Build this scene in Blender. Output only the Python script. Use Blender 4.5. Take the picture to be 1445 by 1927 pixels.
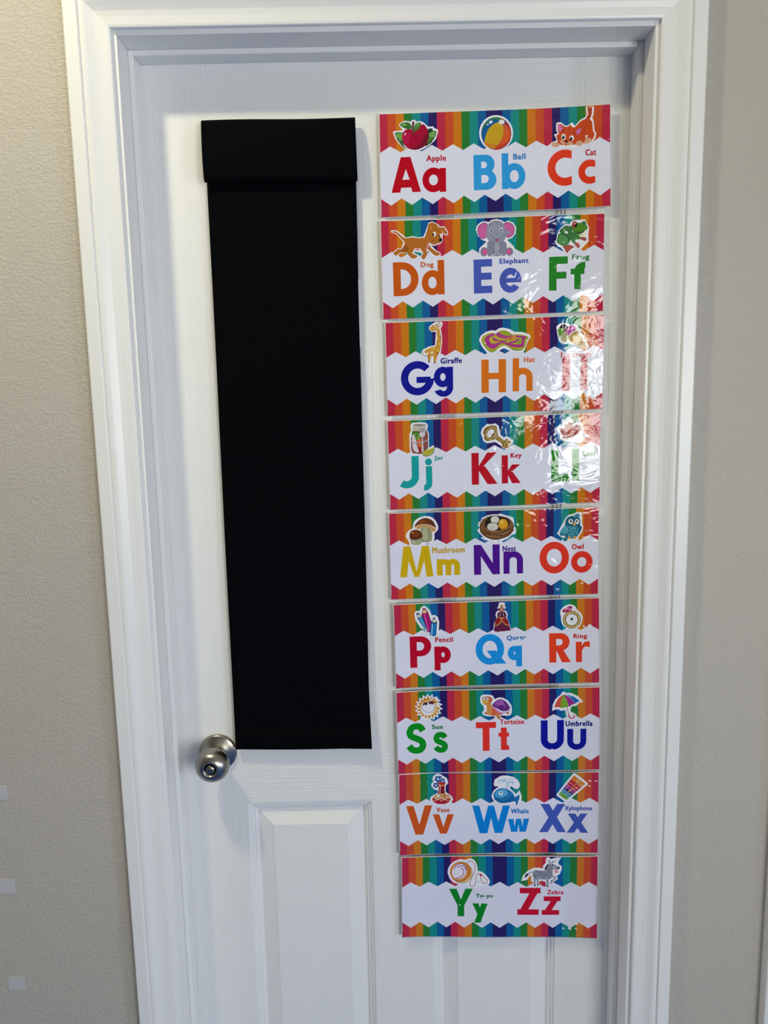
import bpy, bmesh, math, random
from mathutils import Matrix, Vector
from mathutils.geometry import delaunay_2d_cdt

# ------------------------------------------------------------------ camera, sky, exposure
scene = bpy.context.scene
for o in list(bpy.data.objects):
    bpy.data.objects.remove(o)
COL = scene.collection

CAM_POS = (-0.022343, -1.259694, 1.530547)
CAM_R = ((0.9997735331763581, 0.004208018847081334, 0.020860846997280268),
         (-0.007318782586672959, 0.9884500626077278, 0.15137010653437383),
         (-0.019982937259330556, -0.15148850223089966, 0.988257009036783))
FPX, IW, IH = 1452.2, 1445.0, 1927.0

cam_data = bpy.data.cameras.new('camera')
cam = bpy.data.objects.new('camera', cam_data)
COL.objects.link(cam)
r0, r1, r2 = CAM_R
cam.matrix_world = Matrix(((r0[0], r0[2], -r0[1], CAM_POS[0]),
                           (r1[0], r1[2], -r1[1], CAM_POS[1]),
                           (r2[0], r2[2], -r2[1], CAM_POS[2]),
                           (0, 0, 0, 1)))
cam_data.sensor_fit = 'HORIZONTAL'
cam_data.sensor_width = 36.0
cam_data.lens = 36.0 * FPX / IW
cam_data.clip_start = 0.01
scene.camera = cam

SKY_STRENGTH = 21.5
SKY_COLOR = (0.63, 0.72, 1.0, 1.0)
LAMP_STRENGTH = 465.0
LAMP_COLOR = (1.0, 0.925, 0.63, 1.0)
world = bpy.data.worlds.new('daylight')
scene.world = world
world.use_nodes = True
bg = world.node_tree.nodes['Background']
bg.inputs[0].default_value = SKY_COLOR
bg.inputs[1].default_value = SKY_STRENGTH

WIN = dict(x0=1.08, x1=2.60, z0=0.74, z1=2.20, y=-3.70)
WIN2 = dict(y0=-2.75, y1=-1.85, z0=0.45, z1=1.65, x=2.75)
def add_portal(name, loc, rot, sx, sy):
    d = bpy.data.lights.new(name, 'AREA')
    d.shape = 'RECTANGLE'
    d.size, d.size_y = sx, sy
    d.cycles.is_portal = True
    o = bpy.data.objects.new(name, d)
    o.location, o.rotation_euler = loc, rot
    COL.objects.link(o)
add_portal('window_portal', ((WIN['x0'] + WIN['x1']) / 2, WIN['y'] - 0.13, (WIN['z0'] + WIN['z1']) / 2), (math.radians(90), 0, 0),
           WIN['x1'] - WIN['x0'], WIN['z1'] - WIN['z0'])
add_portal('window_portal', (WIN2['x'] + 0.13, (WIN2['y0'] + WIN2['y1']) / 2, (WIN2['z0'] + WIN2['z1']) / 2), (math.radians(90), 0, math.radians(90)),
           WIN2['y1'] - WIN2['y0'], WIN2['z1'] - WIN2['z0'])

vs = scene.view_settings
vs.view_transform = 'Standard'
vs.look = 'None'
vs.gamma = 1.0
vs.use_curve_mapping = False
vs.exposure = 0.12
scene.cycles.use_denoising = True
scene.cycles.max_bounces = 8
scene.cycles.diffuse_bounces = 5
scene.cycles.sample_clamp_indirect = 6.0

# ------------------------------------------------------------------ helpers
def pix(u, v, Y=0.0):
    """Point where the photo's pixel ray meets the plane y = Y."""
    d = Vector(((u - IW / 2) / FPX, 1.0, (IH / 2 - v) / FPX))
    w = Vector((sum(CAM_R[0][i] * d[i] for i in range(3)),
                sum(CAM_R[1][i] * d[i] for i in range(3)),
                sum(CAM_R[2][i] * d[i] for i in range(3))))
    t = (Y - CAM_POS[1]) / w.y
    return (CAM_POS[0] + w.x * t, CAM_POS[2] + w.z * t)

def tag(o, label=None, cat=None, group=None, kind=None):
    if label: o['label'] = label
    if cat: o['category'] = cat
    if group: o['group'] = group
    if kind: o['kind'] = kind
    return o

def empty(name, loc=(0, 0, 0)):
    o = bpy.data.objects.new(name, None)
    o.location = loc
    o.empty_display_size = 0.05
    COL.objects.link(o)
    return o

def link_mesh(name, me, mats, parent=None):
    if not isinstance(mats, (list, tuple)):
        mats = [mats]
    for m in mats:
        me.materials.append(m)
    o = bpy.data.objects.new(name, me)
    COL.objects.link(o)
    if parent is not None:
        o.parent = parent
        o.matrix_parent_inverse = Matrix.Translation(parent.location).inverted()
    return o

def from_bm(name, bm, mats, parent=None, smooth=False, recalc=True):
    if recalc:
        bmesh.ops.recalc_face_normals(bm, faces=bm.faces)
    me = bpy.data.meshes.new(name)
    bm.to_mesh(me)
    bm.free()
    if smooth:
        me.polygons.foreach_set('use_smooth', [True] * len(me.polygons))
    return link_mesh(name, me, mats, parent)

def bm_box(bm, a, b):
    vsx = [bm.verts.new((x, y, z)) for x in (a[0], b[0]) for y in (a[1], b[1]) for z in (a[2], b[2])]
    for f in ((0, 1, 3, 2), (4, 6, 7, 5), (0, 4, 5, 1), (2, 3, 7, 6), (0, 2, 6, 4), (1, 5, 7, 3)):
        bm.faces.new([vsx[i] for i in f])

def box(name, a, b, mat, parent=None, bevel=0.0, seg=2):
    bm = bmesh.new()
    bm_box(bm, a, b)
    if bevel:
        bmesh.ops.bevel(bm, geom=list(bm.edges), offset=bevel, segments=seg, profile=0.5, affect='EDGES')
    return from_bm(name, bm, mat, parent, smooth=False)

def lathe(name, prof, mat, axis_pt, parent=None, n=64):
    """prof: list of (radius, y) ; turned about the y axis through axis_pt (x, z)."""
    bm = bmesh.new()
    rings = []
    for r, y in prof:
        if r < 1e-6:
            rings.append([bm.verts.new((axis_pt[0], y, axis_pt[1]))])
        else:
            rings.append([bm.verts.new((axis_pt[0] + r * math.cos(2 * math.pi * k / n), y,
                                        axis_pt[1] + r * math.sin(2 * math.pi * k / n))) for k in range(n)])
    for a, b in zip(rings, rings[1:]):
        for k in range(n):
            k2 = (k + 1) % n
            if len(a) == 1 and len(b) == 1: continue
            if len(a) == 1: bm.faces.new((a[0], b[k], b[k2]))
            elif len(b) == 1: bm.faces.new((a[k], b[0], a[k2]))
            else: bm.faces.new((a[k], b[k], b[k2], a[k2]))
    o = from_bm(name, bm, mat, parent, smooth=True)
    return o

# ------------------------------------------------------------------ materials
def lin(c):
    c = c / 255.0
    return c / 12.92 if c <= 0.04045 else ((c + 0.055) / 1.055) ** 2.4

def new_mat(name, base=(0.8, 0.8, 0.8), rough=0.5, **kw):
    m = bpy.data.materials.new(name)
    m.use_nodes = True
    b = m.node_tree.nodes['Principled BSDF']
    b.inputs['Base Color'].default_value = (*base, 1)
    b.inputs['Roughness'].default_value = rough
    for k, v in kw.items():
        b.inputs[k].default_value = v
    return m, m.node_tree, b

def tex_coords(nt, scale, rot=(0, 0, 0)):
    tc = nt.nodes.new('ShaderNodeNewGeometry')
    mp = nt.nodes.new('ShaderNodeMapping')
    mp.inputs['Scale'].default_value = scale
    mp.inputs['Rotation'].default_value = rot
    nt.links.new(tc.outputs['Position'], mp.inputs['Vector'])
    return mp

def noise(nt, mp, scale=1.0, detail=2.0, rough=0.5, dist=0.0):
    n = nt.nodes.new('ShaderNodeTexNoise')
    n.inputs['Scale'].default_value = scale
    n.inputs['Detail'].default_value = detail
    n.inputs['Roughness'].default_value = rough
    n.inputs['Distortion'].default_value = dist
    nt.links.new(mp.outputs['Vector'], n.inputs['Vector'])
    return n

def ramp(nt, src, p0, p1):
    r = nt.nodes.new('ShaderNodeMapRange')
    r.interpolation_type = 'SMOOTHSTEP'
    r.inputs['From Min'].default_value = p0
    r.inputs['From Max'].default_value = p1
    nt.links.new(src, r.inputs['Value'])
    return r

def math_node(nt, op, a, b):
    n = nt.nodes.new('ShaderNodeMath')
    n.operation = op
    for i, s in enumerate((a, b)):
        if isinstance(s, (int, float)): n.inputs[i].default_value = s
        else: nt.links.new(s, n.inputs[i])
    return n.outputs[0]

def bump(nt, bsdf, height, strength, distance, coat=False):
    bp = nt.nodes.new('ShaderNodeBump')
    bp.inputs['Strength'].default_value = strength
    bp.inputs['Distance'].default_value = distance
    nt.links.new(height, bp.inputs['Height'])
    nt.links.new(bp.outputs['Normal'], bsdf.inputs['Coat Normal' if coat else 'Normal'])
    return bp

def paint_wall(name, base):
    m, nt, b = new_mat(name, base, 0.55)
    mp = tex_coords(nt, (1, 1, 1.35))
    n1 = noise(nt, mp, 190, 3, 0.6, 0.5)
    n2 = noise(nt, mp, 60, 2, 0.5, 0.3)
    plate = ramp(nt, n1.outputs['Fac'], 0.38, 0.66)
    h = math_node(nt, 'ADD', plate.outputs['Result'], math_node(nt, 'MULTIPLY', n2.outputs['Fac'], 0.9))
    bump(nt, b, h, 0.5, 0.0010)
    n3 = noise(nt, mp, 3, 3)
    mx = nt.nodes.new('ShaderNodeMixRGB')
    mx.inputs[1].default_value = (*[c * 0.96 for c in base], 1)
    mx.inputs[2].default_value = (*[min(1, c * 1.03) for c in base], 1)
    nt.links.new(n3.outputs['Fac'], mx.inputs[0])
    nt.links.new(mx.outputs[0], b.inputs['Base Color'])
    return m

PAINT = (0.875, 0.865, 0.835)

def paint_trim(name):
    m, nt, b = new_mat(name, PAINT, 0.32)
    mp = tex_coords(nt, (1, 1, 1))
    n = noise(nt, mp, 260, 2)
    bump(nt, b, n.outputs['Fac'], 0.12, 0.0006)
    return m

def paint_grain(name, axis):
    m, nt, b = new_mat(name, PAINT, 0.30)
    sc = (430, 60, 7) if axis == 'z' else (7, 60, 430)
    mp = tex_coords(nt, sc)
    n = noise(nt, mp, 1.0, 3, 0.6, 0.35)
    sc2 = (150, 40, 3) if axis == 'z' else (4, 40, 120)
    mp2 = tex_coords(nt, sc2)
    n2 = noise(nt, mp2, 1.0, 2, 0.5, 0.6)
    h = math_node(nt, 'ADD', n.outputs['Fac'], n2.outputs['Fac'])
    bump(nt, b, h, 0.8, 0.0009)
    return m

def paint_panel(name):
    m, nt, b = new_mat(name, PAINT, 0.30)
    mp = tex_coords(nt, (7, 4, 0.7))
    w = nt.nodes.new('ShaderNodeTexWave')
    w.wave_type = 'RINGS'
    w.inputs['Scale'].default_value = 14.0
    w.inputs['Distortion'].default_value = 3.4
    w.inputs['Detail'].default_value = 3.0
    w.inputs['Detail Scale'].default_value = 1.2
    nt.links.new(mp.outputs['Vector'], w.inputs['Vector'])
    mp2 = tex_coords(nt, (430, 60, 7))
    n = noise(nt, mp2, 1.0, 3, 0.6, 0.35)
    h = math_node(nt, 'ADD', math_node(nt, 'MULTIPLY', w.outputs['Fac'], 0.22), n.outputs['Fac'])
    bump(nt, b, h, 0.55, 0.0008)
    return m

M_WALL = paint_wall('wall_paint', (0.53, 0.485, 0.415))
M_TRIM = paint_trim('trim_paint')
M_STILE = paint_grain('door_paint_upright_grain', 'z')
M_RAIL = paint_grain('door_paint_level_grain', 'x')
M_PANEL = paint_panel('door_paint_panel_grain')

M_CEIL, nt, b = new_mat('ceiling_warm_bounce', (0.82, 0.77, 0.64), 0.8)  # unseen ceiling; its cream is invented to warm the bounced light
mp = tex_coords(nt, (1, 1, 1))
bump(nt, b, noise(nt, mp, 120, 3).outputs['Fac'], 0.3, 0.001)

M_FLOOR, nt, b = new_mat('floor_blue_bounce', (0.36, 0.35, 0.34), 0.9)  # unseen floor; its blue is invented to bounce cool light onto the lower door
mp = tex_coords(nt, (300, 300, 1))
n = noise(nt, mp, 1.0, 4, 0.6, 0.8)
mx = nt.nodes.new('ShaderNodeMixRGB')
mx.inputs[1].default_value = (0.06, 0.16, 0.52, 1)
mx.inputs[2].default_value = (0.09, 0.21, 0.62, 1)
nt.links.new(n.outputs['Fac'], mx.inputs[0])
nt.links.new(mx.outputs[0], b.inputs['Base Color'])

M_NICKEL, nt, b = new_mat('satin_nickel', (0.34, 0.315, 0.275), 0.30, Metallic=1.0, Anisotropic=0.4)
mp = tex_coords(nt, (300, 300, 300))
bump(nt, b, noise(nt, mp, 1, 2).outputs['Fac'], 0.04, 0.0002)
M_DARK, _, _ = new_mat('dark_slot', (0.01, 0.01, 0.01), 0.5)

M_CLOTH, nt, b = new_mat('black_cotton', (0.0018, 0.0020, 0.0032), 0.9)
b.inputs['Specular IOR Level'].default_value = 0.05
b.inputs['Sheen Weight'].default_value = 0.004
mpx = tex_coords(nt, (1500, 300, 300))
mpz = tex_coords(nt, (300, 300, 1500))
hh = math_node(nt, 'ADD', noise(nt, mpx, 1, 1).outputs['Fac'], noise(nt, mpz, 1, 1).outputs['Fac'])
bump(nt, b, hh, 0.4, 0.0004)
M_THREAD, _, _ = new_mat('black_thread', (0.02, 0.03, 0.04), 0.7)

M_TAPE, nt, b = new_mat('frosted_foam_tape', (0.56, 0.55, 0.54), 0.55)
mp = tex_coords(nt, (700, 50, 60))
bump(nt, b, noise(nt, mp, 1, 2).outputs['Fac'], 0.2, 0.0003)

M_PAPER, nt, b = new_mat('white_laminated_paper', (0.80, 0.79, 0.83), 0.35)
M_VINYL, _, _ = new_mat('white_vinyl_frame', (0.8, 0.8, 0.8), 0.35)

def glass_mat(name, tint):
    m = bpy.data.materials.new(name)
    m.use_nodes = True
    nt = m.node_tree
    for nd in list(nt.nodes): nt.nodes.remove(nd)
    out = nt.nodes.new('ShaderNodeOutputMaterial')
    mixs = nt.nodes.new('ShaderNodeMixShader')
    fr = nt.nodes.new('ShaderNodeFresnel'); fr.inputs[0].default_value = 1.45
    tr = nt.nodes.new('ShaderNodeBsdfTransparent'); tr.inputs[0].default_value = (*tint, 1)
    gl = nt.nodes.new('ShaderNodeBsdfGlossy'); gl.inputs['Roughness'].default_value = 0.0
    nt.links.new(fr.outputs[0], mixs.inputs[0]); nt.links.new(tr.outputs[0], mixs.inputs[1])
    nt.links.new(gl.outputs[0], mixs.inputs[2]); nt.links.new(mixs.outputs[0], out.inputs[0])
    return m
M_GLASS = glass_mat('clear_window_glass', (0.95, 0.97, 0.96))
M_GLASS_WARMING = glass_mat('warming_window_glass', (0.99, 0.90, 0.61))  # yellowish tint added to warm the daylight from the back window

# laminated print: colour of the ink from a face colour attribute, glossy wrinkled film on top
M_PRINT, nt, b = new_mat('laminated_print', (0.8, 0.8, 0.8), 0.5)
at = nt.nodes.new('ShaderNodeAttribute'); at.attribute_name = 'ink'
nt.links.new(at.outputs['Color'], b.inputs['Base Color'])
b.inputs['Specular IOR Level'].default_value = 0.0
b.inputs['Coat Weight'].default_value = 1.0
b.inputs['Coat Roughness'].default_value = 0.03
b.inputs['Coat IOR'].default_value = 1.47
mp = tex_coords(nt, (1.0, 1.0, 1.5))
nA = noise(nt, mp, 20, 2, 0.55, 1.2)
nB = noise(nt, mp, 150, 3, 0.6, 0.8)
hA = math_node(nt, 'MULTIPLY', nA.outputs['Fac'], 1.0)
h = math_node(nt, 'ADD', hA, math_node(nt, 'MULTIPLY', nB.outputs['Fac'], 0.05))
bump(nt, b, h, 0.5, 0.0024, coat=True)

# ------------------------------------------------------------------ the room shell
WALL_Y = -0.0773           # wall face on the camera's side
WALL_B = 0.0377            # its far face
X_L, X_R, Y_B, CEIL = -2.6, 2.75, -3.70, 2.74
HW = 0.373                 # half width between the stops
ST = 0.0083                # stop thickness
JT = 0.018                 # jamb board thickness
REV = 0.0068
CW = 0.0613                # casing width
TOP = 2.030                # underside of head stop
D2X = 1.0615               # centre of the neighbouring door

def wall_with_holes(name, x0, x1, z0, z1, y0, y1, holes, mat, turn=False):
    xs = sorted({x0, x1, *[h[0] for h in holes], *[h[1] for h in holes]})
    zs = sorted({z0, z1, *[h[2] for h in holes], *[h[3] for h in holes]})
    bm = bmesh.new()
    solid = {}
    for i in range(len(xs) - 1):
        for j in range(len(zs) - 1):
            cx, cz = (xs[i] + xs[i + 1]) / 2, (zs[j] + zs[j + 1]) / 2
            solid[i, j] = not any(h[0] < cx < h[1] and h[2] < cz < h[3] for h in holes)
    def quad(*p): bm.faces.new([bm.verts.new(q) for q in p])
    for (i, j), s in solid.items():
        if not s: continue
        a, bx_, c, d = xs[i], xs[i + 1], zs[j], zs[j + 1]
        quad((a, y0, c), (bx_, y0, c), (bx_, y0, d), (a, y0, d))
        quad((a, y1, c), (a, y1, d), (bx_, y1, d), (bx_, y1, c))
        if not solid.get((i - 1, j), False): quad((a, y0, c), (a, y0, d), (a, y1, d), (a, y1, c))
        if not solid.get((i + 1, j), False): quad((bx_, y0, c), (bx_, y1, c), (bx_, y1, d), (bx_, y0, d))
        if not solid.get((i, j - 1), False): quad((a, y0, c), (a, y1, c), (bx_, y1, c), (bx_, y0, c))
        if not solid.get((i, j + 1), False): quad((a, y0, d), (bx_, y0, d), (bx_, y1, d), (a, y1, d))
    bmesh.ops.remove_doubles(bm, verts=bm.verts, dist=1e-6)
    if turn:
        for v in bm.verts: v.co = Vector((v.co.y, v.co.x, v.co.z))
    return from_bm(name, bm, mat)

OPEN = HW + ST + JT
hz = TOP + ST + JT
w = wall_with_holes('wall_front', X_L, X_R, 0, CEIL, WALL_Y, WALL_B,
                    [(-OPEN, OPEN, 0, hz), (D2X - OPEN, D2X + OPEN, 0, hz)], M_WALL)
tag(w, 'beige knockdown-textured wall around the door frame', kind='structure')
w = wall_with_holes('wall_back', X_L, X_R, 0, CEIL, Y_B - 0.12, Y_B,
                    [(WIN['x0'], WIN['x1'], WIN['z0'], WIN['z1'])], M_WALL)
tag(w, 'beige wall with the wide window facing the door', kind='structure')
tag(box('wall_left', (X_L - 0.1, Y_B - 0.12, 0), (X_L, WALL_B, CEIL), M_WALL), 'beige wall on the latch side of the room', kind='structure')
tag(wall_with_holes('wall_right', Y_B - 0.12, WALL_B, 0, CEIL, X_R, X_R + 0.12, [(WIN2['y0'], WIN2['y1'], WIN2['z0'], WIN2['z1'])], M_WALL, True), 'beige wall beside the window', kind='structure')
tag(box('floor', (X_L - 0.1, Y_B - 0.12, -0.1), (X_R + 0.1, 1.2, 0), M_FLOOR), 'unseen floor of the room, made blue to bounce cool light', kind='structure')
tag(box('ceiling', (X_L - 0.1, Y_B - 0.12, CEIL), (X_R + 0.1, 1.2, CEIL + 0.1), M_CEIL), 'unseen textured ceiling of the room, made cream to warm the bounced light', kind='structure')

# windows: one in the back wall, an added one in the wall on the right
def window(name, a0, a1, z0, z1, wall, npan, turn, label, glass):
    """a runs along the wall; depth d is measured outwards from the wall's inner face."""
    def P(a, d, z): return (wall + d, a, z) if turn else (a, wall - d, z)
    def bx(nm, A, B, bev=0.0):
        p, q = P(*A), P(*B)
        box(nm, tuple(min(u, v) for u, v in zip(p, q)), tuple(max(u, v) for u, v in zip(p, q)), M_VINYL, win, bev)
    win = empty(name, P((a0 + a1) / 2, 0, z0))
    tag(win, label, kind='structure')
    fw = 0.085
    rows = 2
    ph = (z1 - z0 - fw) / rows
    for r in range(rows + 1):
        bx('frame_rail', (a0, 0.05, z0 + r * ph), (a1, 0.10, z0 + r * ph + fw))
    pw = (a1 - a0 - fw) / npan
    for k in range(npan + 1):
        for r in range(rows):
            bx('window_bar', (a0 + k * pw, 0.05, z0 + r * ph + fw), (a0 + k * pw + fw, 0.10, z0 + (r + 1) * ph))
    for k in range(npan):
        for r in range(rows):
            bm = bmesh.new()
            l, rr, b0, t0 = a0 + k * pw + fw, a0 + (k + 1) * pw, z0 + r * ph + fw, z0 + (r + 1) * ph
            bm.faces.new([bm.verts.new(P(a, 0.08, z)) for a, z in ((l, b0), (rr, b0), (rr, t0), (l, t0))])
            from_bm('pane', bm, glass, win)
    bx('sill', (a0 - 0.05, 0.05, z0 - 0.02), (a1 + 0.05, -0.04, z0), 0.003)
window('window_1', WIN['x0'], WIN['x1'], WIN['z0'], WIN['z1'], Y_B, 3, False, 'wide white-framed window in the back wall, panes tinted to warm its daylight', M_GLASS_WARMING)
window('added_window_2', WIN2['y0'], WIN2['y1'], WIN2['z0'], WIN2['z1'], X_R, 2, True, 'unseen small white-framed window added in the right wall for side daylight', M_GLASS)  # unseen window, added to bring in daylight from the right

# recessed ceiling downlight: the warm lamp that throws the frame's shadow on the door
def downlight(x, y, label):
    root = empty('ceiling_downlight', (x, y, CEIL))
    tag(root, label, 'ceiling light')
    M_LENS = bpy.data.materials.new('lamp_lens')
    M_LENS.use_nodes = True
    nt = M_LENS.node_tree
    for nd in list(nt.nodes): nt.nodes.remove(nd)
    out = nt.nodes.new('ShaderNodeOutputMaterial')
    em = nt.nodes.new('ShaderNodeEmission')
    em.inputs[0].default_value = LAMP_COLOR
    em.inputs[1].default_value = LAMP_STRENGTH
    nt.links.new(em.outputs[0], out.inputs[0])
    def disc_ring(name, prof, mat, n=48):
        bm = bmesh.new()
        rings = [[bm.verts.new((x + r * math.cos(2 * math.pi * k / n), y + r * math.sin(2 * math.pi * k / n), z)) for k in range(n)] for r, z in prof]
        for a, b_ in zip(rings, rings[1:]):
            for k in range(n): bm.faces.new((a[k], a[(k + 1) % n], b_[(k + 1) % n], b_[k]))
        if name == 'lens': bm.faces.new(rings[-1])
        return from_bm(name, bm, mat, root)
    disc_ring('trim_ring', [(0.10, CEIL), (0.10, CEIL - 0.006), (0.075, CEIL - 0.010), (0.058, CEIL - 0.010), (0.056, CEIL)], M_VINYL)
    disc_ring('lens', [(0.056, CEIL - 0.009), (0.045, CEIL - 0.012), (0.03, CEIL - 0.013)], M_LENS)
downlight(-0.74, -0.76, 'round white recessed ceiling light above the left side of the door')

# ------------------------------------------------------------------ door frame, casing and six-panel doors
CAS_PROF = [(0, 0), (0, 0.0060), (0.0012, 0.0072), (0.004, 0.0080), (0.014, 0.0092), (0.021, 0.0108), (0.027, 0.0136),
            (0.0315, 0.0160), (0.0355, 0.0170), (0.0385, 0.0166), (0.0398, 0.0152), (0.0408, 0.0152), (0.0414, 0.0186),
            (0.0425, 0.0192), (0.0590, 0.0194), (0.0606, 0.0186), (0.0613, 0.0172), (0.0613, 0)]

def casing_leg(name, xin, side, z_in, mat, label):
    bm = bmesh.new()
    bot, top = [], []
    for d, t in CAS_PROF:
        x = xin + side * d
        bot.append(bm.verts.new((x, WALL_Y - t, 0)))
        top.append(bm.verts.new((x, WALL_Y - t, z_in + d)))
    for i in range(len(bot) - 1):
        bm.faces.new((bot[i], bot[i + 1], top[i + 1], top[i]))
    bm.faces.new(bot); bm.faces.new(top)
    return tag(from_bm(name, bm, mat), label, kind='structure')

def casing_head(name, xl, xr, z_in, mat, label):
    bm = bmesh.new()
    a, b_ = [], []
    for d, t in CAS_PROF:
        a.append(bm.verts.new((xl - d, WALL_Y - t, z_in + d)))
        b_.append(bm.verts.new((xr + d, WALL_Y - t, z_in + d)))
    for i in range(len(a) - 1):
        bm.faces.new((a[i], a[i + 1], b_[i + 1], b_[i]))
    bm.faces.new(a); bm.faces.new(b_)
    return tag(from_bm(name, bm, mat), label, kind='structure')

STOP_F = -0.0310
trim_no = [0]
def tn():
    trim_no[0] += 1
    return 'trim_%d' % trim_no[0]

def door_frame(xc, who):
    """jamb boards with their stops, then the mitred casing."""
    jl = box(tn(), (xc - OPEN, WALL_Y, 0), (xc - HW - ST, WALL_B, hz), M_TRIM, None, 0.0012)
    tag(jl, 'white jamb board on the latch side of ' + who, kind='structure')
    box('door_stop', (xc - HW - ST, STOP_F, 0), (xc - HW, 0, TOP + ST), M_TRIM, jl, 0.0018, 3)
    jr = box(tn(), (xc + HW + ST, WALL_Y, 0), (xc + OPEN, WALL_B, hz), M_TRIM, None, 0.0012)
    tag(jr, 'white jamb board on the hinge side of ' + who, kind='structure')
    box('door_stop', (xc + HW, STOP_F, 0), (xc + HW + ST, 0, TOP + ST), M_TRIM, jr, 0.0018, 3)
    jh = box(tn(), (xc - HW - ST, WALL_Y, TOP + ST), (xc + HW + ST, WALL_B, hz), M_TRIM, None, 0.0012)
    tag(jh, 'white head jamb over ' + who, kind='structure')
    box('door_stop', (xc - HW, STOP_F, TOP), (xc + HW, 0, TOP + ST), M_TRIM, jh, 0.0018, 3)
    xi = HW + ST + REV
    casing_leg(tn(), xc - xi, -1, TOP + ST + REV, M_TRIM, 'white moulded casing on the latch side of ' + who)
    casing_leg(tn(), xc + xi, 1, TOP + ST + REV, M_TRIM, 'white moulded casing on the hinge side of ' + who)
    casing_head(tn(), xc - xi, xc + xi, TOP + ST + REV, M_TRIM, 'white moulded head casing over ' + who)

FY = 0.0028     # door face
PANEL_PROF = [(0.0, 0.0), (0.0035, 0.0006), (0.0050, 0.0034), (0.0085, 0.0040), (0.0100, 0.0066), (0.0140, 0.0072),
              (0.0165, 0.0100), (0.0190, 0.0104), (0.0425, 0.0030), (0.0455, 0.0016)]

def panel(parent, x0, x1, z0, z1):
    bm = bmesh.new()
    rings = []
    for d, y in PANEL_PROF:
        rings.append([bm.verts.new((x, FY + y, z)) for x, z in ((x0 + d, z0 + d), (x1 - d, z0 + d), (x1 - d, z1 - d), (x0 + d, z1 - d))])
    for a, b_ in zip(rings, rings[1:]):
        for k in range(4):
            bm.faces.new((a[k], a[(k + 1) % 4], b_[(k + 1) % 4], b_[k]))
    bm.faces.new(rings[-1])
    return from_bm('panel', bm, M_PANEL, parent)

def door(name, xc, label):
    root = empty(name, (xc, FY, 0.006))
    tag(root, label, kind='structure')
    xl, xr = xc - HW - 0.006, xc + HW + 0.006
    zt, zb = TOP + 0.005, 0.006
    c1, c2, c3, c4 = xc - 0.268, xc - 0.046, xc + 0.056, xc + 0.280
    back = FY + 0.034
    box('stile', (xl, FY, zb), (c1, back, zt), M_STILE, root)
    box('stile', (c4, FY, zb), (xr, back, zt), M_STILE, root)
    rows = [(0.24, 0.8276), (1.004, 1.607), (1.7075, 1.922)]
    rails = [(zb, 0.24), (0.8276, 1.004), (1.607, 1.7075), (1.922, zt)]
    for a, b_ in rails:
        box('rail', (c1, FY, a), (c4, back, b_), M_RAIL, root)
    for a, b_ in rows:
        box('mullion', (c2, FY, a), (c3, back, b_), M_STILE, root)
        panel(root, c1, c2, a, b_)
        panel(root, c3, c4, a, b_)
    box('core', (c1, FY + 0.012, 0.24), (c4, back, 1.922), M_PANEL, root)
    return root

def knob(root, kx, kz):
    rose = lathe('knob_rose', [(0, -0.0115 + FY), (0.0125, -0.0115 + FY), (0.0145, -0.0112 + FY), (0.0180, -0.0098 + FY), (0.0250, -0.0072 + FY),
                               (0.0300, -0.0058 + FY), (0.0318, -0.0044 + FY), (0.0325, -0.0022 + FY), (0.0325, FY)], M_NICKEL, (kx, kz), root)
    tag(rose, 'round satin nickel rose plate')
    body = []
    body += [(0.0115, -0.0110), (0.0110, -0.0160), (0.0118, -0.0195), (0.0145, -0.0225), (0.0200, -0.0268), (0.0248, -0.0328),
             (0.0276, -0.0395), (0.0286, -0.0450), (0.0280, -0.0505), (0.0258, -0.0562), (0.0222, -0.0608), (0.0180, -0.0640),
             (0.0140, -0.0656), (0.0120, -0.0660), (0.0108, -0.0650), (0.0096, -0.0632), (0.0085, -0.0626)]
    kb = lathe('knob', body, M_NICKEL, (kx, kz), root)
    tag(kb, 'satin nickel ball knob')
    kb.parent = rose
    kb.matrix_parent_inverse = Matrix.Identity(4)
    # privacy lock button in the knob's dished face
    ring = lathe('lock_recess', [(0.0083, -0.0640), (0.0080, -0.0615), (0.0, -0.0612)], M_DARK, (kx, kz), root)
    btn = lathe('lock_button', [(0.0074, -0.0616), (0.0074, -0.0640), (0.0066, -0.0650), (0.0, -0.0653)], M_NICKEL, (kx, kz), root)
    s1 = box('lock_slot', (kx - 0.0036, -0.0655, kz - 0.0006), (kx + 0.0036, -0.0649, kz + 0.0006), M_DARK, root)
    for o in (ring, btn, s1):
        o.parent = rose
        o.matrix_parent_inverse = Matrix.Identity(4)
    rose.matrix_parent_inverse = Matrix.Translation(root.location).inverted()

door_frame(0.0, 'the card-covered door')
d1 = door('door_1', 0.0, 'white six-panel door with embossed wood grain and nickel knob')
knob(d1, -0.3125, 0.9225)
door_frame(D2X, 'the neighbouring door')
d2 = door('door_2', D2X, 'white six-panel neighbouring door beside the beige wall strip')
knob(d2, D2X - 0.3125, 0.9225)

def baseboard(name, segs, label):
    bm = bmesh.new()
    for a, b_ in segs: bm_box(bm, a, b_)
    tag(from_bm(name, bm, M_TRIM), label, kind='structure')
xo = HW + ST + REV + CW
baseboard('baseboard_front', [((X_L, WALL_Y - 0.012, 0), (-xo, WALL_Y, 0.085)), ((xo, WALL_Y - 0.012, 0), (D2X - xo, WALL_Y, 0.085)),
                              ((D2X + xo, WALL_Y - 0.012, 0), (X_R, WALL_Y, 0.085))], 'white baseboard along the beige door wall')
baseboard('baseboard_back', [((X_L, Y_B, 0), (X_R, Y_B + 0.012, 0.085))], 'white baseboard under the window')

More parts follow.
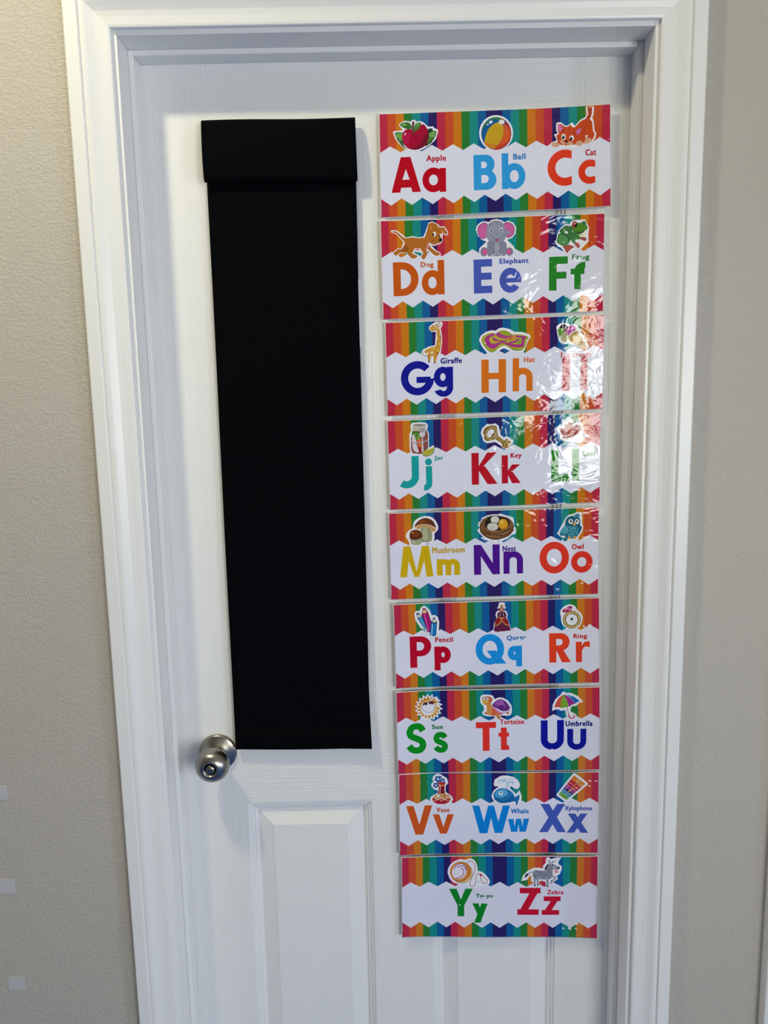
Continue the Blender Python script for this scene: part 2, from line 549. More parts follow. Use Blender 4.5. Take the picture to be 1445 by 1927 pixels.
# ------------------------------------------------------------------ black cloth hanging on the door
def grid_solid(name, fn_front, fn_back, nu, nv, mat, parent):
    bm = bmesh.new()
    F = [[bm.verts.new(fn_front(i / nu, j / nv)) for j in range(nv + 1)] for i in range(nu + 1)]
    B = [[bm.verts.new(fn_back(i / nu, j / nv)) for j in range(nv + 1)] for i in range(nu + 1)]
    for i in range(nu):
        for j in range(nv):
            bm.faces.new((F[i][j], F[i][j + 1], F[i + 1][j + 1], F[i + 1][j]))
            bm.faces.new((B[i][j], B[i + 1][j], B[i + 1][j + 1], B[i][j + 1]))
    for i in range(nu):
        bm.faces.new((F[i][0], F[i + 1][0], B[i + 1][0], B[i][0]))
        bm.faces.new((F[i][nv], B[i][nv], B[i + 1][nv], F[i + 1][nv]))
    for j in range(nv):
        bm.faces.new((F[0][j], B[0][j], B[0][j + 1], F[0][j + 1]))
        bm.faces.new((F[nu][j], F[nu][j + 1], B[nu][j + 1], B[nu][j]))
    return from_bm(name, bm, mat, parent, smooth=True)

def lerp(a, b_, t): return a + (b_ - a) * t

cloth = empty('hanging_black_cloth', (-0.165, -0.002, 1.945))
tag(cloth, 'long black fabric panel with a folded top flap hanging on the white door', 'fabric hanging')
def body_xz(s, t):           # t: 0 top .. 1 bottom
    l = lerp(-0.2790, -0.2800, t)
    r = lerp(-0.0505, -0.0485, min(t / 0.9, 1)) + (0.0030 * max(0, (t - 0.9) / 0.1))
    z = lerp(1.940, lerp(0.9325, 0.9305, s) - 0.0015 * math.sin(math.pi * s), t)
    return lerp(l, r, s) + 0.0007 * math.sin(9 * t + 2) * (s - 0.5), z
def body_y(s, t):
    return -0.0048 - 0.0030 * t ** 1.5 - 0.0009 * math.sin(5.5 * t + 2.0 * s) * t - 0.0045 * max(0.0, (t - 0.9) / 0.1) * max(0.0, (s - 0.8) / 0.2)
def bf(s, t):
    x, z = body_xz(s, t); return (x, body_y(s, t) - 0.0022, z)
def bb(s, t):
    x, z = body_xz(s, t); return (x, body_y(s, t) + 0.0022, z)
grid_solid('body', bf, bb, 24, 80, M_CLOTH, cloth)
# second layer of the folded panel, a little narrower, and the stitched bottom hem
def bf2(s, t):
    x, z = body_xz(0.012 + 0.985 * s, t); return (x, body_y(s, t) - 0.0022 - 0.0010 * (t > 0.965), z + 0.0035 * (1 - t))
hem = grid_solid('bottom_hem', lambda s, t: (body_xz(s, 0.968 + 0.032 * t)[0], body_y(s, 0.968 + 0.032 * t) - 0.0036 , body_xz(s, 0.968 + 0.032 * t)[1]),
                 lambda s, t: (body_xz(s, 0.968 + 0.032 * t)[0], body_y(s, 0.968 + 0.032 * t) - 0.0018, body_xz(s, 0.968 + 0.032 * t)[1]), 24, 3, M_CLOTH, cloth)
def flap_shape(s, t):
    xl, xr = lerp(-0.2818, -0.2808, t), lerp(-0.0488, -0.0470, t)
    zt = 1.9452 + 0.0006 * math.sin(7 * s) ; zb = lerp(1.8540, 1.8530, s) + 0.0006 * math.sin(5 * s + 1)
    th = 0.0045 + 0.0105 * math.sin(math.pi * min(1, 0.08 + 0.62 * t)) * (0.75 + 0.25 * math.cos(2.2 * (s - 0.3)))
    return lerp(xl, xr, s), lerp(zt, zb, t), th
def ff(s, t):
    x, z, th = flap_shape(s, t)
    rnd = 0.0040 * (max(0, (t - 0.93) / 0.07)) ** 2 + 0.0030 * (max(0, (0.05 - t) / 0.05)) ** 2
    return (x, -0.0085 - th + rnd, z)
def fb(s, t):
    x, z, th = flap_shape(s, t)
    return (x, -0.0075 - th * 0.75 * min(1, t * 3), z + 0.0006)
grid_solid('flap', ff, fb, 24, 20, M_CLOTH, cloth)
# loose thread at the lower right edge
bm = bmesh.new()
p0, p1 = pix(697.5, 1344.5, -0.013), pix(704, 1352, -0.013)
pts = [(lerp(p0[0], p1[0], k / 5) + 0.0004 * math.sin(k), -0.013, lerp(p0[1], p1[1], k / 5)) for k in range(6)]
prev = None
for p in pts:
    ring = [bm.verts.new((p[0] + 0.00022 * math.cos(a), p[1] + 0.00022 * math.sin(a), p[2])) for a in (0, 1.57, 3.14, 4.71)]
    if prev:
        for k in range(4): bm.faces.new((prev[k], prev[(k + 1) % 4], ring[(k + 1) % 4], ring[k]))
    prev = ring
from_bm('loose_thread', bm, M_THREAD, cloth)

# ------------------------------------------------------------------ adhesive squares on the wall
def adhesive(pts, label):
    bm = bmesh.new()
    f = [bm.verts.new((x, WALL_Y - 0.0011, z)) for x, z in pts]
    k = [bm.verts.new((x, WALL_Y, z)) for x, z in pts]
    bm.faces.new(f); bm.faces.new(k)
    for i in range(4): bm.faces.new((f[i], f[(i + 1) % 4], k[(i + 1) % 4], k[i]))
    bmesh.ops.bevel(bm, geom=[e for e in bm.edges], offset=0.0003, segments=1, affect='EDGES')
    tag(from_bm('adhesive_square', bm, M_TAPE), label, 'adhesive tape', 'adhesive squares in a column on the beige wall')
adhesive([(-0.6690, 0.9125), (-0.6418, 0.9108), (-0.6424, 0.8857), (-0.6695, 0.8865)], 'pale adhesive square on the beige wall, topmost of its column')
adhesive([(-0.6725, 0.7440), (-0.6451, 0.7433), (-0.6448, 0.7181), (-0.6722, 0.7187)], 'pale adhesive square on the beige wall, middle of its column')
adhesive([(-0.6726, 0.5634), (-0.6456, 0.5627), (-0.6451, 0.5385), (-0.6723, 0.5371)], 'pale adhesive square on the beige wall, lowest of its column')
# ------------------------------------------------------------------ flat shapes: letters and pictures
def arc(cx, cy, rx, ry, a0, a1, n):
    return [(cx + rx * math.cos(math.radians(a0 + (a1 - a0) * k / n)), cy + ry * math.sin(math.radians(a0 + (a1 - a0) * k / n))) for k in range(n + 1)]

def ell(cx, cy, rx, ry, n=28, rot=0.0):
    c, s = math.cos(math.radians(rot)), math.sin(math.radians(rot))
    out = []
    for k in range(n):
        a = 2 * math.pi * k / n
        x, y = rx * math.cos(a), ry * math.sin(a)
        out.append((cx + x * c - y * s, cy + x * s + y * c))
    return out

def catmull(pts, closed, n=4):
    m = len(pts)
    out = []
    for i in range(m if closed else m - 1):
        if closed: p = [pts[(i + k - 1) % m] for k in range(4)]
        else: p = [pts[max(0, min(m - 1, i + k - 1))] for k in range(4)]
        for k in range(n):
            t = k / n
            out.append(tuple(0.5 * (2 * p[1][c] + (p[2][c] - p[0][c]) * t + (2 * p[0][c] - 5 * p[1][c] + 4 * p[2][c] - p[3][c]) * t * t
                                    + (3 * p[1][c] - p[0][c] - 3 * p[2][c] + p[3][c]) * t ** 3) for c in (0, 1)))
    if not closed: out.append(tuple(pts[-1]))
    return out

def hull(pts):
    pts = sorted(set(pts))
    def half(seq):
        h = []
        for p in seq:
            while len(h) > 1 and (h[-1][0] - h[-2][0]) * (p[1] - h[-2][1]) - (h[-1][1] - h[-2][1]) * (p[0] - h[-2][0]) <= 0: h.pop()
            h.append(p)
        return h[:-1]
    return half(pts) + half(pts[::-1])

def stroke(pts, wd, smooth=True, n=4):
    """polyline widened to convex quads"""
    if smooth and len(pts) > 2: pts = catmull(pts, False, n)
    L, R_ = [], []
    for i, p in enumerate(pts):
        a = pts[max(0, i - 1)]; b_ = pts[min(len(pts) - 1, i + 1)]
        dx, dy = b_[0] - a[0], b_[1] - a[1]
        l = math.hypot(dx, dy) or 1.0
        L.append((p[0] - dy / l * wd / 2, p[1] + dx / l * wd / 2))
        R_.append((p[0] + dy / l * wd / 2, p[1] - dx / l * wd / 2))
    return [hull([L[i], L[i + 1], R_[i + 1], R_[i]]) for i in range(len(pts) - 1)]

def rect(x0, y0, x1, y1): return [(x0, y0), (x1, y0), (x1, y1), (x0, y1)]

def dshape(x0, y0, x1, y1):
    r = (y1 - y0) / 2
    rx = min(r, x1 - x0)
    return [(x0, y0)] + arc(x1 - rx, (y0 + y1) / 2, rx, r, -90, 90, 16) + [(x0, y1)]

def cshape(w, h, s):
    r = h / 2; ri = r - s
    to = math.degrees(math.acos(max(-1, min(1, (w - r) / r))))
    return arc(r, r, r, r, to, 360 - to, 36) + [(w, r - .86 * ri)] + arc(r, r, ri, ri, 282, 78, 28) + [(w, r + .86 * ri)]

def glyph(ch, w, h, s):
    """(polygon, is_hole) list in a box w by h, stem s, y up"""
    o = []
    add = lambda p: o.append((p, False))
    cut = lambda p: o.append((p, True))
    c = ch
    if c == 'A':
        k = s * 1.12
        add([(0, 0), (.335 * w, h), (.665 * w, h), (w, 0), (w - k, 0), (w - k - .035 * w, .135 * h), (k + .035 * w, .135 * h), (k, 0)])
        cut([(.375 * w, .36 * h), (.625 * w, .36 * h), (.5 * w, .66 * h)])
    elif c == 'B':
        add(dshape(0, 0, w, .57 * h)); add(dshape(0, .45 * h, .93 * w, h))
        cut(dshape(s, s * .85, w - s, .57 * h - s * .62)); cut(dshape(s, .45 * h + s * .75, .93 * w - s, h - s * .85))
    elif c in 'Cc': add(cshape(w, h, s))
    elif c == 'D': add(dshape(0, 0, w, h)); cut(dshape(s, s * .92, w - s, h - s * .92))
    elif c == 'E':
        add(rect(0, 0, s, h)); add(rect(0, 0, w, s * .95)); add(rect(0, h - s * .95, w, h)); add(rect(0, .5 * h - s * .45, w * .97, .5 * h + s * .45))
    elif c == 'F':
        add(rect(0, 0, s, h)); add(rect(0, h - s * .95, w, h)); add(rect(0, .45 * h - s * .45, w * .93, .45 * h + s * .45))
    elif c == 'G':
        r = h / 2; ri = r - s
        cx = w - r if w < 2 * r else r
        cx = r * .98
        add(arc(cx, r, cx, r, 42, 359, 36) + arc(cx, r, cx - s, ri, 352, 42, 30))
        add(rect(.52 * w, .36 * h, w * .995, .36 * h + s * .82))
    elif c == 'H': add(rect(0, 0, s, h)); add(rect(w - s, 0, w, h)); add(rect(0, .5 * h - s * .42, w, .5 * h + s * .42))
    elif c in 'Il': add(rect(0, 0, w, h))
    elif c == 'J':
        R0 = .50 * w
        pts = [(w - s / 2, h), (w - s / 2, R0 + s / 2)] + arc(w - s / 2 - R0, R0 + s / 2, R0, R0, -8, -128, 12)
        for q in stroke(pts, s, False): add(q)
    elif c in 'Kk':
        yj = .5 * h if c == 'K' else .36 * h
        top = h if c == 'K' else .66 * h
        add(rect(0, 0, s, h))
        add([(s * .98, yj - s * .28), (w - s * 1.38, 0), (w, 0), (s * 1.02 + (w - s) * .32, yj + s * .32), (s * .98, yj + s * .30)])
        add([(s * .98, yj - s * .28), (s * 1.25, yj - s * .05), (w * .985, top), (w * .985 - s * 1.35, top), (s * .98, yj + s * .35)])
    elif c == 'L': add(rect(0, 0, s, h)); add(rect(0, 0, w, s))
    elif c == 'M':
        k = s * .98
        add([(0, 0), (.12 * w, h), (.12 * w + k * .95, h), (k, 0)]); add([(w, 0), (.88 * w, h), (.88 * w - k * .95, h), (w - k, 0)])
        add([(.12 * w, h), (.12 * w + k * .98, h), (.54 * w, 0), (.46 * w, 0), (.46 * w - k * .15, 0)]); add([(.88 * w, h), (.88 * w - k * .98, h), (.46 * w, 0), (.54 * w, 0), (.54 * w + k * .15, 0)])
    elif c == 'N':
        add(rect(0, 0, s, h)); add(rect(w - s, 0, w, h)); add([(0, h), (s * 1.02, h), (w, 0), (w - s * 1.02, 0)])
    elif c in 'Oo': add(ell(w / 2, h / 2, w / 2, h / 2, 48)); cut(ell(w / 2, h / 2, w / 2 - s, h / 2 - s, 40))
    elif c == 'P': add(rect(0, 0, s, h)); add(dshape(0, .36 * h, w, h)); cut(dshape(s, .36 * h + s * .85, w - s, h - s * .85))
    elif c == 'Q':
        W_ = w * .93
        add(ell(W_ / 2, h / 2, W_ / 2, h / 2, 48)); cut(ell(W_ / 2, h / 2, W_ / 2 - s, h / 2 - s, 40))
        add([(w, .02 * h), (w - s * 1.45, .02 * h), (.36 * w, .46 * h), (.36 * w + s * 1.3, .46 * h)])
    elif c == 'R':
        add(rect(0, 0, s, h)); add(dshape(0, .40 * h, .94 * w, h)); cut(dshape(s, .40 * h + s * .8, .94 * w - s, h - s * .85))
        add([(w, 0), (w - s * 1.3, 0), (s * .95, .46 * h), (.5 * w, .5 * h), (.62 * w, .46 * h)])
    elif c in 'Ss':
        sp = [(.99, .80), (.80, .965), (.5, 1.0), (.2, .94), (.05, .76), (.16, .60), (.5, .50), (.86, .39), (.98, .22), (.82, .045), (.5, 0.0), (.2, .05), (-.02, .2)]
        pts = [(s / 2 + x * (w - s), s / 2 + y * (h - s)) for x, y in sp]
        for q in stroke(pts, s * .98): add(q)
    elif c == 'T': add(rect(0, h - s * .92, w, h)); add(rect(w / 2 - s / 2, 0, w / 2 + s / 2, h))
    elif c in 'Uu':
        r = w / 2
        add([(0, h)] + arc(r, r * .95, r, r * .95, 180, 360, 24) + [(w, h), (w - s, h)] + arc(r, r * .95, r - s, max(.95 * r - s, 1), 360, 180, 20) + [(s, h)])
    elif c in 'Vv':
        k = s * 1.1
        add([(0, h), (k, h), (w / 2, .34 * h), (w - k, h), (w, h), (w / 2 + k * .52, 0), (w / 2 - k * .52, 0)])
    elif c in 'Ww':
        k = s * 1.05
        a_, b_ = .30 * w, .70 * w
        add([(0, h), (k, h), (a_ + k * .05, .42 * h), (.5 * w - k * .42, h), (.5 * w + k * .42, h), (b_ - k * .05, .42 * h), (w - k, h), (w, h),
             (b_ + k * .55, 0), (b_ - k * .55, 0), (.5 * w, .56 * h), (a_ + k * .55, 0), (a_ - k * .55, 0)])
    elif c in 'Xx':
        k = s * 1.28
        add([(0, 0), (w - k - .02 * w, h), (w * .96, h), (k, 0)]); add([(w, 0), (.04 * w + k, h), (.04 * w, h), (w - k, 0)])
    elif c == 'Y':
        k = s * 1.15
        add(rect(w / 2 - s / 2, 0, w / 2 + s / 2, .45 * h))
        add([(0, h), (k, h), (w / 2, .60 * h), (w - k, h), (w, h), (w / 2 + s / 2, .38 * h), (w / 2 - s / 2, .38 * h)])
    elif c in 'Zz':
        add(rect(0, 0, w * .93, s * .92)); add(rect(.1 * w, h - s * .92, w, h)); add([(0, 0), (s * 1.35, s * .3), (w, h), (w - s * 1.35, h - s * .3)])
    elif c == 'a':
        add(ell(w * .47, h / 2, w * .47, h / 2, 40)); cut(ell(w * .47, h / 2, w * .47 - s, h / 2 - s, 32)); add(rect(w - s * .98, 0, w, h * .97))
    elif c in 'bd':
        xh = min(w * 1.08, h * .72); cx = w * .53 if c == 'b' else w * .47
        add(ell(cx, xh / 2, w * .47, xh / 2, 40)); cut(ell(cx, xh / 2, w * .47 - s, xh / 2 - s, 32))
        add(rect(0, .012 * h, s, h) if c == 'b' else rect(w - s, .012 * h, w, h))
    elif c == 'e':
        add(arc(w / 2, h / 2, w / 2, h / 2, 0, 325, 36) + arc(w / 2, h / 2, w / 2 - s, h / 2 - s, 318, 0, 30))
        add(rect(s * .7, .5 * h - s * .34, w, .5 * h + s * .34))
    elif c == 'f':
        x0 = .24 * w
        add(rect(x0, 0, x0 + s, .70 * h)); add(rect(0, .55 * h, .92 * w, .55 * h + s * .85))
        add(arc(w, .68 * h, w - x0, .32 * h, 180, 92, 12) + arc(w, .68 * h, w - x0 - s, max(.32 * h - s, 1), 95, 180, 10))
    elif c in 'gpq':
        xh = min(w * 1.05, h * .78); y0 = h - xh
        cx = w * .53 if c == 'p' else w * .47
        add(ell(cx, y0 + xh / 2, w * .47, xh / 2, 40)); cut(ell(cx, y0 + xh / 2, w * .47 - s, xh / 2 - s, 32))
        if c == 'p': add(rect(0, 0, s, h))
        elif c == 'q': add(rect(w - s, 0, w, h))
        else:
            add(rect(w - s, y0 * .85, w, h * .99))
            r = w / 2
            yc = max(y0 * .95, s)
            add(arc(r, yc, r, yc, 0, -160, 18) + arc(r, yc, r - s, max(yc - s * .9, 1), -150, 0, 16))
    elif c in 'hn':
        xh = h if c == 'n' else .71 * h
        add(rect(0, 0, s, h))
        r = w / 2
        add([(w, 0)] + arc(r, xh - r * .95, r, r * .95, 0, 180, 24) + [(s * .6, xh - r * .95), (s, xh - r * .95)] + arc(r, xh - r * .95, r - s, max(r * .95 - s, 1), 180, 0, 18) + [(w - s, 0)])
    elif c in 'ij':
        d = w * .5 if c == 'i' else s * .56
        cx = w / 2 if c == 'i' else w - s * .54
        add(ell(cx, h - d, d, d, 24))
        if c == 'i': add(rect(.03 * w, 0, .97 * w, .77 * h))
        else:
            R0 = .52 * w
            pts = [(w - s / 2, .76 * h), (w - s / 2, R0 + s / 2)] + arc(w - s / 2 - R0, R0 + s / 2, R0, R0, -8, -98, 10)
            for q in stroke(pts, s, False): add(q)
    elif c == 'm':
        add(rect(0, 0, s, h))
        r = (w + s) / 4
        for k in (0, 1):
            x0 = k * (w - s) / 2
            add([(x0 + 2 * r, 0)] + arc(x0 + r, h - r * .95, r, r * .95, 0, 180, 18) + [(x0 + s * .6, h - r), (x0 + s, h - r)] + arc(x0 + r, h - r * .95, r - s, max(r * .95 - s, .8), 180, 0, 12) + [(x0 + 2 * r - s, 0)])
    elif c == 'r':
        add(rect(0, 0, s, h * .985)); r = w - s * .35
        add([(s * .8, h * .52), (s, h * .55)] + [(s + .12 * w, .70 * h), (.68 * w, .76 * h), (w, .71 * h), (w, h), (.78 * w, h), (.60 * w, .96 * h), (s, .80 * h)])
    elif c == 't':
        x0 = .22 * w
        add(rect(x0, .0 * h, x0 + s, h)); add(rect(0, .60 * h, w, .60 * h + s * .72))
        add([(x0, .2 * h), (x0 + s * .4, 0), (w, 0), (w, s * .78), (x0 + s, s * .9)])
    elif c == 'y':
        k = s * 1.1
        add([(w, h), (w - k, h), (.12 * w, 0), (.12 * w + k, 0)]); add([(0, h), (k, h), (.60 * w, .46 * h), (.52 * w, .24 * h), (.45 * w, .24 * h)])
    return o

_words = {}
def word_tris(text):
    """triangles of a word in the built-in font, emboldened, fitted to the unit box"""
    if text in _words: return _words[text]
    cu = bpy.data.curves.new('word', 'FONT')
    cu.body = text
    cu.space_character = 1.12
    cu.resolution_u = 2
    ob = bpy.data.objects.new('word', cu)
    COL.objects.link(ob)
    bpy.context.view_layer.update()
    dg = bpy.context.evaluated_depsgraph_get()
    me = ob.evaluated_get(dg).to_mesh()
    me.calc_loop_triangles()
    co = [(v.co.x, v.co.y) for v in me.vertices]
    x0, x1 = min(c[0] for c in co), max(c[0] for c in co)
    y0, y1 = min(c[1] for c in co), max(c[1] for c in co)
    # bold face: the strokes thickened by overprinting with small shifts
    bx_, by_ = 0.048, 0.022
    x0 -= bx_; x1 += bx_; y0 -= by_; y1 += by_
    tris = [[((co[i][0] + dx - x0) / (x1 - x0), (co[i][1] + dy - y0) / (y1 - y0)) for i in t.vertices]
            for dx in (-bx_, 0.0, bx_) for dy in (-by_, by_) for t in me.loop_triangles]
    ob.evaluated_get(dg).to_mesh_clear()
    bpy.data.objects.remove(ob)
    bpy.data.curves.remove(cu)
    _words[text] = tris
    return tris

INK_GAIN = 1.17
def ink(c):
    return tuple(min(0.93, lin(v) * INK_GAIN) for v in c)

WHITE = (213, 213, 228)
PINK, ORNG, AMBR, GREN, TEAL, BLUE, NAVY = (178, 36, 64), (192, 72, 32), (196, 114, 14), (36, 116, 44), (18, 130, 126), (8, 86, 146), (36, 24, 90)
STRIPES = [PINK, ORNG, AMBR, GREN, TEAL, BLUE, NAVY, PINK, ORNG, AMBR, GREN, TEAL, BLUE, NAVY]
STRIPES = STRIPES + STRIPES[::-1]

